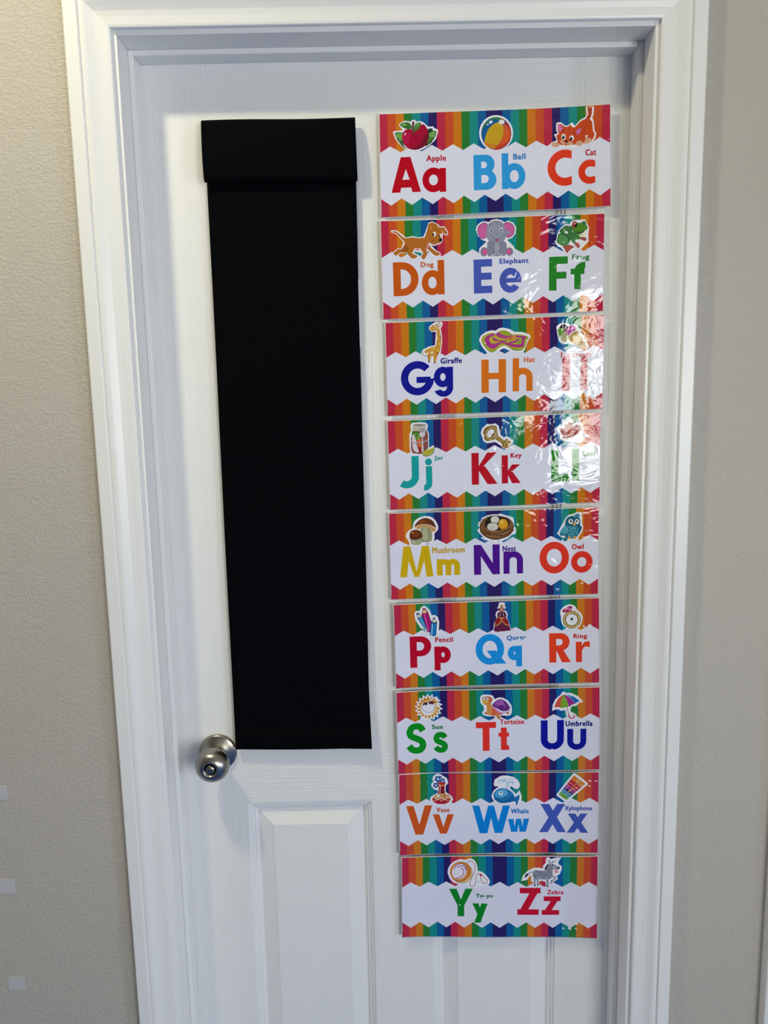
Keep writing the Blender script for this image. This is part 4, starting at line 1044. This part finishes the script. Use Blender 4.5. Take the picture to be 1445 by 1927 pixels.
 ((230,228,230), 'e', [350,276,34,36]), ((230,228,230), 'e', [435,292,34,37]), ((10,10,12), 'e', [340,280,14,18]), ((10,10,12), 'e', [424,296,14,18]), ((110,40,24), 'l', [10, 330,245,355,238,380,250]), ((110,40,24), 'l', [10, 405,255,440,248,470,275])]),
'umbrella': ((1015, 1290), [
 ('W', 'p', [278,562,290,430,350,300,490,180,500,140,550,128,590,158,720,160,880,240,987,360,890,382,832,452,720,462,694,540,700,580,800,622,842,682,760,765,680,765,600,662,580,545,480,562,430,530,360,530]),
 ((198,76,48), 'p', [330,492,342,430,372,360,430,270,480,228,535,198,490,300,472,400,472,490,430,478,380,478]),
 ((116,158,28), 'p', [535,198,580,260,620,350,652,470,560,488,510,500,472,492,472,400,490,300]),
 ((154,40,130), 'p', [538,198,620,220,720,300,807,402,740,420,690,455,660,472,640,410,600,290]),
 ((28,100,172), 'p', [555,193,680,200,800,260,907,342,860,360,807,402,760,340,690,265,620,215]), ((120,180,215), 'p', [560,196,680,202,760,240,690,235,620,212]),
 ((108,108,124), 'l', [15, 612,480,660,650]), ((188,56,98), 'l', [28, 642,642,680,715,740,730,785,690,778,650]), ((120,120,130), 'l', [10, 535,178,547,206])]),
'vase': ((770, 1445), [
 ('W', 'p', [468,700,490,640,640,545,640,502,560,472,500,402,498,350,545,300,523,230,550,170,620,120,700,130,850,220,882,330,822,402,822,530,960,630,993,700,950,762,860,814,720,830,600,814,500,762])]
 + [((24,84,150), 'e', [cx + r * math.cos(k * 1.2566 + .3), cy + r * math.sin(k * 1.2566 + .3), r * .62, r * .62]) for cx, cy, r in ((648, 243, 50), (745, 288, 42), (600, 382, 40), (700, 215, 28)) for k in range(5)]
 + [((24,84,150), 'e', [648,243,40,40]), ((24,84,150), 'e', [745,288,36,36]), ((24,84,150), 'e', [600,382,34,34]),
 ((226,232,240), 'e', [650,243,23,22]), ((226,232,240), 'e', [746,288,18,18]), ((226,232,240), 'e', [602,382,18,20]), ((226,232,240), 'e', [712,240,12,10]),
 ((130,24,30), 'p', [650,340,802,340,797,480,812,575,638,575,665,480]), ((176,44,34), 'p', [638,320,700,308,830,328,802,372,650,372]), ((198,106,56), 'p', [655,372,802,366,799,406,660,412]), ((240,226,216), 'l', [13, 688,360,700,450,690,562]),
 ((196,146,86), 's', [518,672,600,590,660,570,800,570,900,610,942,672,902,762,800,802,650,802,560,762]), ((168,28,34), 'p', [513,692,570,660,640,722,720,670,810,722,870,670,938,692,880,772,790,808,640,804,550,762]),
 ((232,222,216), 'l', [13, 525,660,580,660,640,715,720,660,805,715,860,665,932,665]),
 ((216,132,122), 'e', [580,725,24,24]), ((216,132,122), 'e', [722,722,29,29]), ((216,132,122), 'e', [872,725,20,22]), ((168,28,34), 'e', [722,722,12,12]), ((228,218,212), 'e', [650,622,42,26,-15]), ((150,30,30), 'e', [797,628,20,22]), ((222,190,160), 'e', [799,630,8,9])]),
'whale': ((895, 1445), [
 ('W', 'p', [353,622,400,500,500,422,515,405,420,402,403,350,430,250,540,180,620,158,720,163,860,193,960,270,1003,380,962,462,890,468,840,430,788,402,768,440,850,520,910,582,987,500,1030,600,1042,692,972,792,920,845,870,795,640,805,480,785,380,702]),
 ((150,192,216), 'l', [26, 690,445,710,340,640,265,520,285]), ((150,192,216), 'l', [26, 718,425,745,315,860,312]), ((150,192,216), 'l', [12, 705,330,690,265,620,225]), ((120,170,205), 'l', [12, 575,332,600,300,645,285]), ((150,192,216), 'l', [14, 735,265,790,240,845,245]), ((120,170,205), 'l', [12, 820,350,850,335,850,362]), ((170,202,222), 'l', [14, 500,350,520,310,540,300]),
 ((30,106,166), 'p', [845,650,910,640,988,590,987,680,962,740,950,802,920,842,890,752,845,745]),
 ((34,118,174), 's', [398,612,430,530,520,460,640,448,760,490,850,580,872,660,850,740,700,778,560,782,450,722]),
 ((82,162,204), 's', [436,602,480,512,600,470,700,500,705,602,560,662]), ((18,92,154), 's', [418,672,560,724,700,702,840,600,852,740,700,778,560,782,450,722]),
 ((190,206,222), 'e', [565,562,50,48]), ((226,230,236), 'e', [568,556,34,36]), ((10,12,18), 'e', [568,548,16,20]), ((18,36,80), 'l', [11, 415,662,500,702,600,702,682,645])]),
'xylophone': ((1020, 1445), [('W', 'p', [322,592,690,120,715,108,745,110,1018,325,1032,350,1028,372,570,742,540,757,515,750,335,625])]
 + [(c, 'p', [720 + (370 - 720) * a, 160 + (590 - 160) * a, 975 + (540 - 975) * a, 355 + (720 - 355) * a, 975 + (540 - 975) * b, 355 + (720 - 355) * b, 720 + (370 - 720) * b, 160 + (590 - 160) * b])
    for c, a, b in (((206,120,20), 0, .2), ((190,34,34), .2, .335), ((176,14,34), .345, .46), ((164,24,120), .47, .585), ((40,20,96), .595, .705), ((34,130,186), .715, .845), ((84,150,34), .855, 1))]
 + [((206,156,84), 'l', [13, 770,345,580,540,500,610]), ((206,156,84), 'l', [13, 870,395,700,470,590,545]), ((208,172,112), 'e', [808,302,40,38]), ((160,120,60), 'e', [808,302,22,20]), ((208,172,112), 'e', [884,396,34,34]), ((160,120,60), 'e', [884,396,18,18])]
 + [((226,206,216), 'e', [x, y, 10, 10]) for x, y in ((685,275),(632,338),(578,398),(530,462),(720,505),(655,565),(480,520),(585,605),(425,595),(520,680),(770,455),(800,370))]),
'yoyo': ((820, 1605), [
 ('W', 'p', [263,432,275,350,320,260,400,190,480,150,570,130,680,152,722,128,790,118,850,140,905,200,945,320,950,405,1000,408,1060,430,1130,490,1190,560,1222,632,1205,690,1180,705,900,762,820,785,700,702,520,702,400,662,310,572]),
 ((110,74,30), 'e', [588,446,242,232]), ((216,186,112), 'e', [588,444,236,224]), ((170,90,24), 's', [318,420,355,300,450,215,580,190,700,230,782,330,788,460,715,570,590,640,460,632,365,560]), ((202,122,36), 's', [318,420,360,300,450,220,580,194,690,234,765,330,768,455,700,560,580,622,460,612,370,555]),
 ((212,150,84), 's', [440,585,560,560,690,470,700,500,620,590,520,612]),
 ((222,214,228), 's', [360,422,400,322,480,252,580,230,670,280,702,382,672,482,582,560,460,577,390,522]),
 ((122,20,90), 'l', [13, 410,372,450,292,540,240,620,246,682,320,692,412]), ((122,20,90), 'l', [15, 488,322,560,285,640,302,692,392]), ((122,20,90), 'l', [16, 560,330,618,368,632,450,570,530,450,572]), ((160,60,60), 'l', [9, 355,400,362,470]),
 ((152,30,72), 'l', [13, 710,232,740,186,800,180,860,230,890,320,872,430,802,580,770,690,800,745,850,745,890,690,910,580,930,480,970,460,1015,490]),
 ((152,30,72), 'l', [13, 1015,500,1100,550,1167,620,1140,668,1080,672,1030,622,1008,505]), ((182,24,44), 'e', [1018,492,30,25]), ((30,60,90), 'l', [9, 962,620,970,655])]),
'zebra': ((965, 1595), [
 ('W', 'p', [183,738,220,610,330,500,460,440,580,433,680,450,668,400,740,320,738,230,790,193,862,240,960,203,1093,203,1020,292,1022,350,1092,390,1097,460,1050,572,990,602,1007,682,960,722,880,765,835,765,802,875,740,875,728,752,700,737,612,722,585,760,585,842,470,855,450,762,410,742,402,622,382,602,310,712,240,722]),
 ((150,152,166), 'l', [22, 452,522,400,540,355,562]), ((46,46,52), 'p', [258,622,300,570,362,555,340,602,300,640,270,665]),
 ((150,152,166), 'p', [438,542,480,490,600,490,720,500,760,400,800,330,880,330,960,370,1050,412,1045,460,960,472,890,472,892,602,870,662,802,692,792,842,750,842,750,702,640,692,572,692,572,822,540,822,530,702,510,692,502,832,470,832,460,682,438,620]),
 ((140,142,156), 'l', [32, 880,625,955,655,870,732])]
 + [((58,60,70), 'l', [13] + q) for q in ([480,500,510,560,560,640], [520,492,560,560,600,610], [620,500,612,580,590,650], [655,502,650,600,640,680], [690,508,688,600,680,690], [722,515,720,610,715,690], [445,560,490,600,540,660], [450,600,490,640,520,680], [770,430,820,500,880,560], [790,400,840,460,888,510], [760,470,810,540,880,610], [755,510,790,590,850,650], [820,370,850,420,888,460], [750,560,770,630,830,680], [545,492,590,545,600,570])]
 + [((90,92,104), 'l', [9, x0, y, x1, y]) for x0, x1, ys in ((462, 505, (710, 740, 770, 800)), (532, 572, (710, 740, 770, 795)), (750, 795, (720, 750, 780, 810))) for y in ys]
 + [((48,48,54), 'p', [718,425,780,348,802,358,752,472,708,492]), ((130,132,144), 'p', [788,240,852,308,812,332,800,300]), ((190,190,200), 'p', [870,315,965,248,975,292,905,325]), ((40,40,46), 'p', [862,312,895,275,902,318]),
 ((72,82,74), 'p', [975,422,1045,405,1055,448,1000,467]), ((10,10,12), 'e', [886,376,18,12]), ((206,80,58), 'e', [972,510,35,35]), ((216,206,206), 'e', [972,510,14,14]),
 ((14,14,18), 'p', [470,818,512,822,508,848,470,848]), ((14,14,18), 'p', [538,806,578,806,580,832,542,834]), ((14,14,18), 'p', [748,832,795,836,796,866,748,862]), ((14,14,18), 'p', [850,712,888,726,876,752,846,744])]),
}
_sr = []
for k in range(18):
    a0 = math.radians(k * 20 + 4)
    _sr.append(a0)
def sun_ring(cx, cy, ro, ri, lean=0.06, wv=0.0):
    pts = []
    for a in _sr:
        pts += [cx + ro * 1.04 * math.cos(a + lean), cy + ro * math.sin(a + lean), cx + ri * math.cos(a + .165), cy + ri * math.sin(a + .165)]
    return pts
PX['sun'] = ((750, 1290), [('W', 'p', sun_ring(678, 488, 312, 248)), ((200,134,30), 'p', sun_ring(678, 488, 272, 196)), ((160,92,16), 'p', sun_ring(678, 488, 225, 186)),
 ((206,150,46), 'e', [682,492,206,196]), ((226,196,130), 'e', [672,506,182,172]), ((222,220,234), 's', [500,500,540,400,640,360,760,370,815,450,800,560,730,640,640,668,560,630]),
 ((96,66,120), 'l', [9, 530,470,545,530,600,585,680,600,760,575,825,490,822,410]),
 ((62,30,40), 's', [545,415,590,380,645,378,642,425,595,452,556,442]), ((62,30,40), 's', [682,378,740,362,790,362,782,420,730,432,698,424]), ((120,18,30), 'l', [17, 560,392,650,366,790,358,815,392]), ((120,18,30), 'l', [14, 512,440,540,445])])

# letters: (character, box in the crop, colour); words: (text, box, colour); crop origin and scale per card
CARDS = [
 dict(c=[(713,216),(1146,199),(1147,390),(717,411)], o=(700,190,3.1413), lab='letters A, B and C below an apple, a ball and a cat',
  L=[('A',(113,335,287,543),(178,0,22)),('a',(297,395,437,541),(178,0,22)),('B',(600,318,734,527),(40,146,212)),('b',(766,308,905,523),(40,146,212)),('C',(1035,292,1177,507),(216,54,20)),('c',(1215,352,1314,495),(216,54,20))],
  Wd=[('Apple',(320,322,437,368),(178,16,46)),('Ball',(833,312,907,347),(46,122,184)),('Cat',(1256,290,1320,327),(172,22,30))], P=['apple','ball','cat']),
 dict(c=[(715.5,417),(1137,402),(1134,586),(721,602)], o=(700,395,3.1413), lab='letters D, E and F below a dog, an elephant and a frog',
  L=[('D',(125,310,275,510),(190,82,12)),('d',(293,298,427,505),(190,82,12)),('E',(600,293,709,494),(66,84,172)),('e',(752,343,880,491),(66,84,172)),('F',(1045,277,1155,477),(34,124,36)),('f',(1172,308,1260,470),(34,124,36))],
  Wd=[('Dog',(287,308,364,348),(190,82,34)),('Elephant',(752,287,925,327),(60,80,168)),('Frog',(1180,262,1284,304),(46,120,66))], P=['dog','elephant','frog']),
 dict(c=[(724.5,607.5),(1137,592.5),(1133,770),(729,783)], o=(700,585,3.1413), lab='letters G, H and I below giraffe, sun hat and ice cream',
  L=[('G',(170,297,347,500),(4,14,138)),('g',(365,330,479,508),(4,14,138)),('H',(645,287,790,483),(208,108,16)),('h',(829,279,947,475),(208,108,16)),('I',(1120,280,1166,473),(172,22,46)),('i',(1228,270,1272,468),(172,22,46))],
  Wd=[('Giraffe',(404,277,531,311),(8,16,112)),('Hat',(895,273,960,304),(206,92,36)),('Ice cream',(1113,242,1292,275),(176,30,46))], P=['giraffe','hat','icecream']),
 dict(c=[(728.5,792),(1130,776),(1128,945.5),(734,959)], o=(700,770,3.1413), lab='letters J, K and L below jar, key and maple leaf',
  L=[('J',(175,277,277,466),(12,150,150)),('j',(302,290,355,480),(12,150,150)),('K',(587,256,740,443),(178,4,30)),('k',(765,270,877,437),(178,4,30)),('L',(1057,240,1162,425),(26,124,26)),('l',(1180,233,1222,422),(26,124,26))],
  Wd=[('Jar',(367,274,421,306),(18,136,132)),('Key',(817,258,883,295),(174,8,34)),('Leaf',(1243,246,1322,277),(40,124,50))], P=['jar','key','leaf']),
 dict(c=[(731,965.5),(1126,954),(1124.5,1117),(736,1127.5)], o=(700,945,3.1413), lab='letters M, N and O below mushrooms, a nest and an owl',
  L=[('M',(163,258,361,440),(200,164,0)),('m',(382,334,519,430),(200,164,0)),('N',(601,250,754,427),(70,8,132)),('n',(776,289,892,422),(70,8,132)),('O',(989,233,1162,420),(216,48,28)),('o',(1174,287,1301,415),(216,48,28))],
  Wd=[('Mushroom',(354,262,548,299),(188,146,20)),('Nest',(770,257,850,289),(74,14,130)),('Owl',(1178,245,1248,277),(184,28,30))], P=['mushroom','nest','owl']),
 dict(c=[(740,1136),(1127,1124.5),(1127,1283.5),(745,1293)], o=(720,1115,3.2841), lab='letters P, Q and R below pencils, a queen and a ring',
  L=[('P',(168,267,300,459),(178,0,30)),('p',(319,330,421,476),(178,0,30)),('Q',(573,254,763,443),(22,138,214)),('q',(772,328,861,456),(22,138,214)),('R',(1028,250,1162,430),(220,58,18)),('r',(1192,300,1278,427),(220,58,18))],
  Wd=[('Pencil',(323,272,433,304),(178,18,40)),('Queen',(766,262,886,298),(28,110,176)),('Ring',(1177,253,1262,289),(192,28,20))], P=['pencil','queen','ring']),
 dict(c=[(745,1300),(1128,1292),(1127.5,1447),(749,1454)], o=(720,1280,3.2841), lab='letters S, T and U below a sun, a tortoise and an umbrella',
  L=[('S',(142,260,271,449),(4,136,8)),('s',(310,315,404,444),(4,136,8)),('T',(575,253,699,431),(220,44,24)),('t',(714,287,779,426),(220,44,24)),('U',(975,243,1118,427),(4,8,142)),('u',(1138,296,1256,426),(4,8,142))],
  Wd=[('Sun',(303,270,371,299),(8,116,48)),('Tortoise',(722,235,872,267),(198,38,38)),('Umbrella',(1127,247,1295,280),(8,8,112))], P=['sun','tortoise','umbrella']),
 dict(c=[(750,1454),(1126.5,1452),(1124,1603.5),(752,1606)], o=(720,1440,3.2841), lab='letters V, W and X below a vase, a whale and a xylophone',
  L=[('V',(145,244,306,420),(198,80,0)),('v',(309,298,440,417),(198,80,0)),('W',(552,245,785,416),(4,124,206)),('w',(773,328,904,410),(4,124,206)),('X',(966,236,1132,411),(64,84,172)),('x',(1136,295,1268,413),(64,84,172))],
  Wd=[('Vase',(331,257,414,286),(188,80,38)),('Whale',(790,265,902,295),(8,110,182)),('Xylophone',(1122,247,1292,284),(58,74,168))], P=['vase','whale','xylophone']),
 dict(c=[(755.5,1610.5),(1124.5,1609.5),(1122,1762),(756.5,1759.5)], o=(720,1595,3.2841), lab='letters Y and Z below a yo-yo and a zebra',
  L=[('Y',(409,251,557,421),(4,126,14)),('y',(553,342,648,458),(4,126,14)),('Z',(831,242,973,410),(192,4,34)),('z',(981,295,1097,410),(192,4,34))],
  Wd=[('Yo–yo',(575,281,680,313),(4,110,40)),('Zebra',(1013,255,1116,283),(192,8,44))], P=['yoyo','zebra']),
]
CARD_Y = -0.0022

def area2(p):
    return sum(p[i][0] * p[(i + 1) % len(p)][1] - p[(i + 1) % len(p)][0] * p[i][1] for i in range(len(p)))

def inside(p, x, y):
    c = False
    j = len(p) - 1
    for i in range(len(p)):
        if (p[i][1] > y) != (p[j][1] > y) and x < (p[j][0] - p[i][0]) * (y - p[i][1]) / (p[j][1] - p[i][1]) + p[i][0]:
            c = not c
        j = i
    return c

def build_card(ci, cd):
    rng = random.Random(40 + ci)
    q = [pix(u, v, CARD_Y) for u, v in cd['c']]           # TL TR BR BL on the door plane
    TL, TR, BR, BL = [Vector((x * 1000, z * 1000)) for x, z in q]
    def st2(s, t):
        a = TL.lerp(TR, s); b_ = BL.lerp(BR, s)
        return a.lerp(b_, t)
    def inv(P):
        P = Vector(P); s = t = 0.5
        for _ in range(8):
            p = st2(s, t); e = P - p
            ds = (TR - TL).lerp(BR - BL, t); dt = (BL - TL).lerp(BR - TR, s)
            det = ds.x * dt.y - ds.y * dt.x
            s += (e.x * dt.y - e.y * dt.x) / det; t += (ds.x * e.y - ds.y * e.x) / det
        return s, t
    ox, oy, sc = cd['o']
    def crop_st(x, y):
        a = pix(ox + x / sc, oy + y / sc, CARD_Y)
        return inv((a[0] * 1000, a[1] * 1000))
    shapes = []          # polygon (mm on the door plane), ink, part key
    def put(poly, colr, key): shapes.append((poly, ink(colr), key))
    st_poly = lambda pts: [tuple(st2(s, t)) for s, t in pts]
    m = 0.0016
    # stripes
    edges = [k / 28 for k in range(29)]
    for k in range(28):
        a, b_ = edges[k], edges[k + 1]
        if k == 0: a = m * 1.2
        if k == 27: b_ = 1 - m * 1.0
        if k == 14: continue
        if k == 13: b_ = edges[15]
        put(st_poly([(a, .004), (b_, .004), (b_, .996), (a, .996)]), STRIPES[k], 'border')
    # zigzag white band
    up, dn = [], []
    for k in range(23):
        s = k / 22
        s = min(max(s, m * 1.2), 1 - m)
        up.append((s, .313 if k % 2 else .372)); dn.append((s, .886 if k % 2 else .818))
    put(st_poly(up + dn[::-1]), WHITE, 'border')
    # pictures
    for name in cd['P']:
        (px0, py0), items = PX[name]
        S = 1445.0 / 120.0
        def mm(pts):
            out = []
            for x, y in pts:
                a = pix(px0 + x / S, py0 + y / S, CARD_Y)
                out.append((a[0] * 1000, a[1] * 1000))
            return out
        for colr, kind, d in items:
            colr = (226, 224, 230) if colr == 'W' else colr
            if kind == 'e':
                put(mm(ell(*d[:4], n=20 if max(d[2], d[3]) < 60 else 36, rot=d[4] if len(d) > 4 else 0)), colr, 'picture:' + name)
            elif kind == 'l':
                pts = list(zip(d[1::2], d[2::2]))
                for qd in stroke(pts, d[0]): put(mm(qd), colr, 'picture:' + name)
            else:
                pts = list(zip(d[0::2], d[1::2]))
                if kind == 's': pts = catmull(pts, True, 4)
                put(mm(pts), colr, 'picture:' + name)
    Wm, Hm = ((TR - TL).length + (BR - BL).length) / 2, ((BL - TL).length + (BR - TR).length) / 2
    for li, (ch, bx, colr) in enumerate(cd['L']):
        x0, y0, x1, y1 = bx
        s0 = crop_st(x0, (y0 + y1) / 2)[0]; s1 = crop_st(x1, (y0 + y1) / 2)[0]
        t0 = crop_st((x0 + x1) / 2, y0)[1]; t1 = crop_st((x0 + x1) / 2, y1)[1]
        gw, gh = (s1 - s0) * Wm, (t1 - t0) * Hm
        stem = 11.9 if ch.isupper() else 10.3
        if ch in 'mw': stem = 9.6
        if ch in 'l': stem = gw
        for poly, hole in glyph(ch, gw, gh, stem):
            put(st_poly([(s0 + x / gw * (s1 - s0), t1 - y / gh * (t1 - t0)) for x, y in poly]), WHITE if hole else colr, 'border' if hole else 'letter:%d' % li)
    for wi, (tx, bx, colr) in enumerate(cd['Wd']):
        x0, y0, x1, y1 = bx
        s0 = crop_st(x0, (y0 + y1) / 2)[0]; s1 = crop_st(x1, (y0 + y1) / 2)[0]
        t0 = crop_st((x0 + x1) / 2, y0)[1]; t1 = crop_st((x0 + x1) / 2, y1)[1]
        for tri in word_tris(tx):
            put(st_poly([(s0 + x * (s1 - s0), t1 - y * (t1 - t0)) for x, y in tri]), colr, 'word:%d' % wi)
    # planar arrangement of everything printed
    verts, faces, cedges = [], [], []
    owner = []
    for k, (poly, col_, key) in enumerate(shapes):
        p = poly if area2(poly) > 0 else poly[::-1]
        clean = [p[0]]
        for v in p[1:]:
            if abs(v[0] - clean[-1][0]) + abs(v[1] - clean[-1][1]) > 0.004: clean.append(v)
        if abs(clean[0][0] - clean[-1][0]) + abs(clean[0][1] - clean[-1][1]) < 0.004: clean.pop()
        if len(clean) < 3 or abs(area2(clean)) < 0.002: continue
        b0 = len(verts)
        verts += [Vector(v) for v in clean]
        faces.append(list(range(b0, b0 + len(clean)))); owner.append(k)
    GX, GZ = 40, 18
    for k in range(1, GX):
        s = k / GX
        b0 = len(verts); verts += [st2(s, .004), st2(s, .996)]; cedges.append((b0, b0 + 1))
    for k in range(1, GZ):
        t = k / GZ
        b0 = len(verts); verts += [st2(.002, t), st2(.998, t)]; cedges.append((b0, b0 + 1))
    ov, oe, of, _, _, oof = delaunay_2d_cdt(verts, cedges, faces, 1, 1e-4, True)
    # gentle buckling of the laminated sheet, freer at the left edge
    ph = [rng.uniform(0, 6.28) for _ in range(8)]
    lift_l = (0.0012, 0.0015, 0.0012, 0.0015, 0.0012, 0.0035, 0.0055, 0.0042, 0.0030)[ci]
    def wave(s, t):
        y = 0.0009 * math.sin(4.2 * s + ph[0]) + 0.0006 * math.sin(9 * s + 3 * t + ph[1]) + 0.00035 * math.sin(7 * t + ph[2] + 2 * s)
        y += 0.00030 * math.sin(21 * s + ph[3] + 4 * t) * (0.3 + 0.7 * s) + 0.00022 * math.sin(15 * t + ph[4] + 6 * s) * (0.3 + 0.7 * s)
        y += lift_l * max(0.0, 1 - s / 0.22) ** 2
        if ci == 8: y += 0.0030 * max(0, (t - 0.55) / 0.45) ** 2 * (0.6 + 0.4 * math.sin(6 * s))
        if ci == 0: y += 0.0040 * max(0, (s - 0.7) / 0.3) ** 2
        return CARD_Y - 0.0024 - y
    def nrm(s, t):
        e = 0.004
        ys = (wave(s + e, t) - wave(s - e, t)) / (2 * e * Wm / 1000)
        yt = (wave(s, t + e) - wave(s, t - e)) / (2 * e * Hm / 1000)     # t runs down
        n = Vector((ys, -1.0, -yt)); n.normalize()
        return n
    loc = st2(.5, .5) / 1000
    root = empty('alphabet_card', (loc.x, CARD_Y, loc.y))
    tag(root, 'rainbow card with ' + cd['lab'], 'alphabet card', 'alphabet cards in a column on the door')
    # the white sheet behind the print
    NX, NZ = 32, 14
    ex = 0.0010
    def sheet(off):
        def fn(i, j):
            s = -0.0022 + 1.0044 * i; t = -0.003 + 1.006 * j
            p = st2(s, t); return (p.x / 1000, wave(s, t) + off, p.y / 1000)
        return fn
    sh = grid_solid('paper_sheet', sheet(0.00006), sheet(0.00035), NX, NZ, M_PAPER, root)
    st_cache = [inv(v) for v in ov]
    parts = {}
    for fc, src in zip(of, oof):
        cx = (ov[fc[0]].x + ov[fc[1]].x + ov[fc[2]].x) / 3
        cz = (ov[fc[0]].y + ov[fc[1]].y + ov[fc[2]].y) / 3
        k = -1
        for fi in sorted(src, reverse=True):
            if inside(shapes[owner[fi]][0], cx, cz):
                k = owner[fi]; break
        if k < 0: continue
        parts.setdefault(shapes[k][2], []).append((fc, shapes[k][1]))
    for key in sorted(parts):
        fl = parts[key]
        remap, vv, nn, tris = {}, [], [], []
        for fc, _c in fl:
            tri = []
            for i in fc:
                if i not in remap:
                    remap[i] = len(vv)
                    s, t = st_cache[i]
                    vv.append((ov[i].x / 1000, wave(s, t), ov[i].y / 1000)); nn.append(nrm(s, t))
                tri.append(remap[i])
            # CCW in (x, z) seen from -y
            tris.append(tri)
        base = key.split(':')[0]
        nm = {'border': 'striped_print', 'picture': key.split(':')[-1] + '_picture', 'letter': 'letter', 'word': 'word'}[base]
        if nm == 'icecream_picture': nm = 'ice_cream_picture'
        me = bpy.data.meshes.new(nm)
        me.from_pydata(vv, [], tris)
        at = me.attributes.new('ink', 'FLOAT_COLOR', 'FACE')
        flat = []
        for _f, c in fl: flat += [c[0], c[1], c[2], 1.0]
        at.data.foreach_set('color', flat)
        me.polygons.foreach_set('use_smooth', [True] * len(me.polygons))
        me.update()
        if me.polygons and me.polygons[0].normal.y > 0:
            me.flip_normals()
        me.normals_split_custom_set_from_vertices(nn)
        o = link_mesh(nm, me, M_PRINT, root)

for ci, cd in enumerate(CARDS):
    build_card(ci, cd)
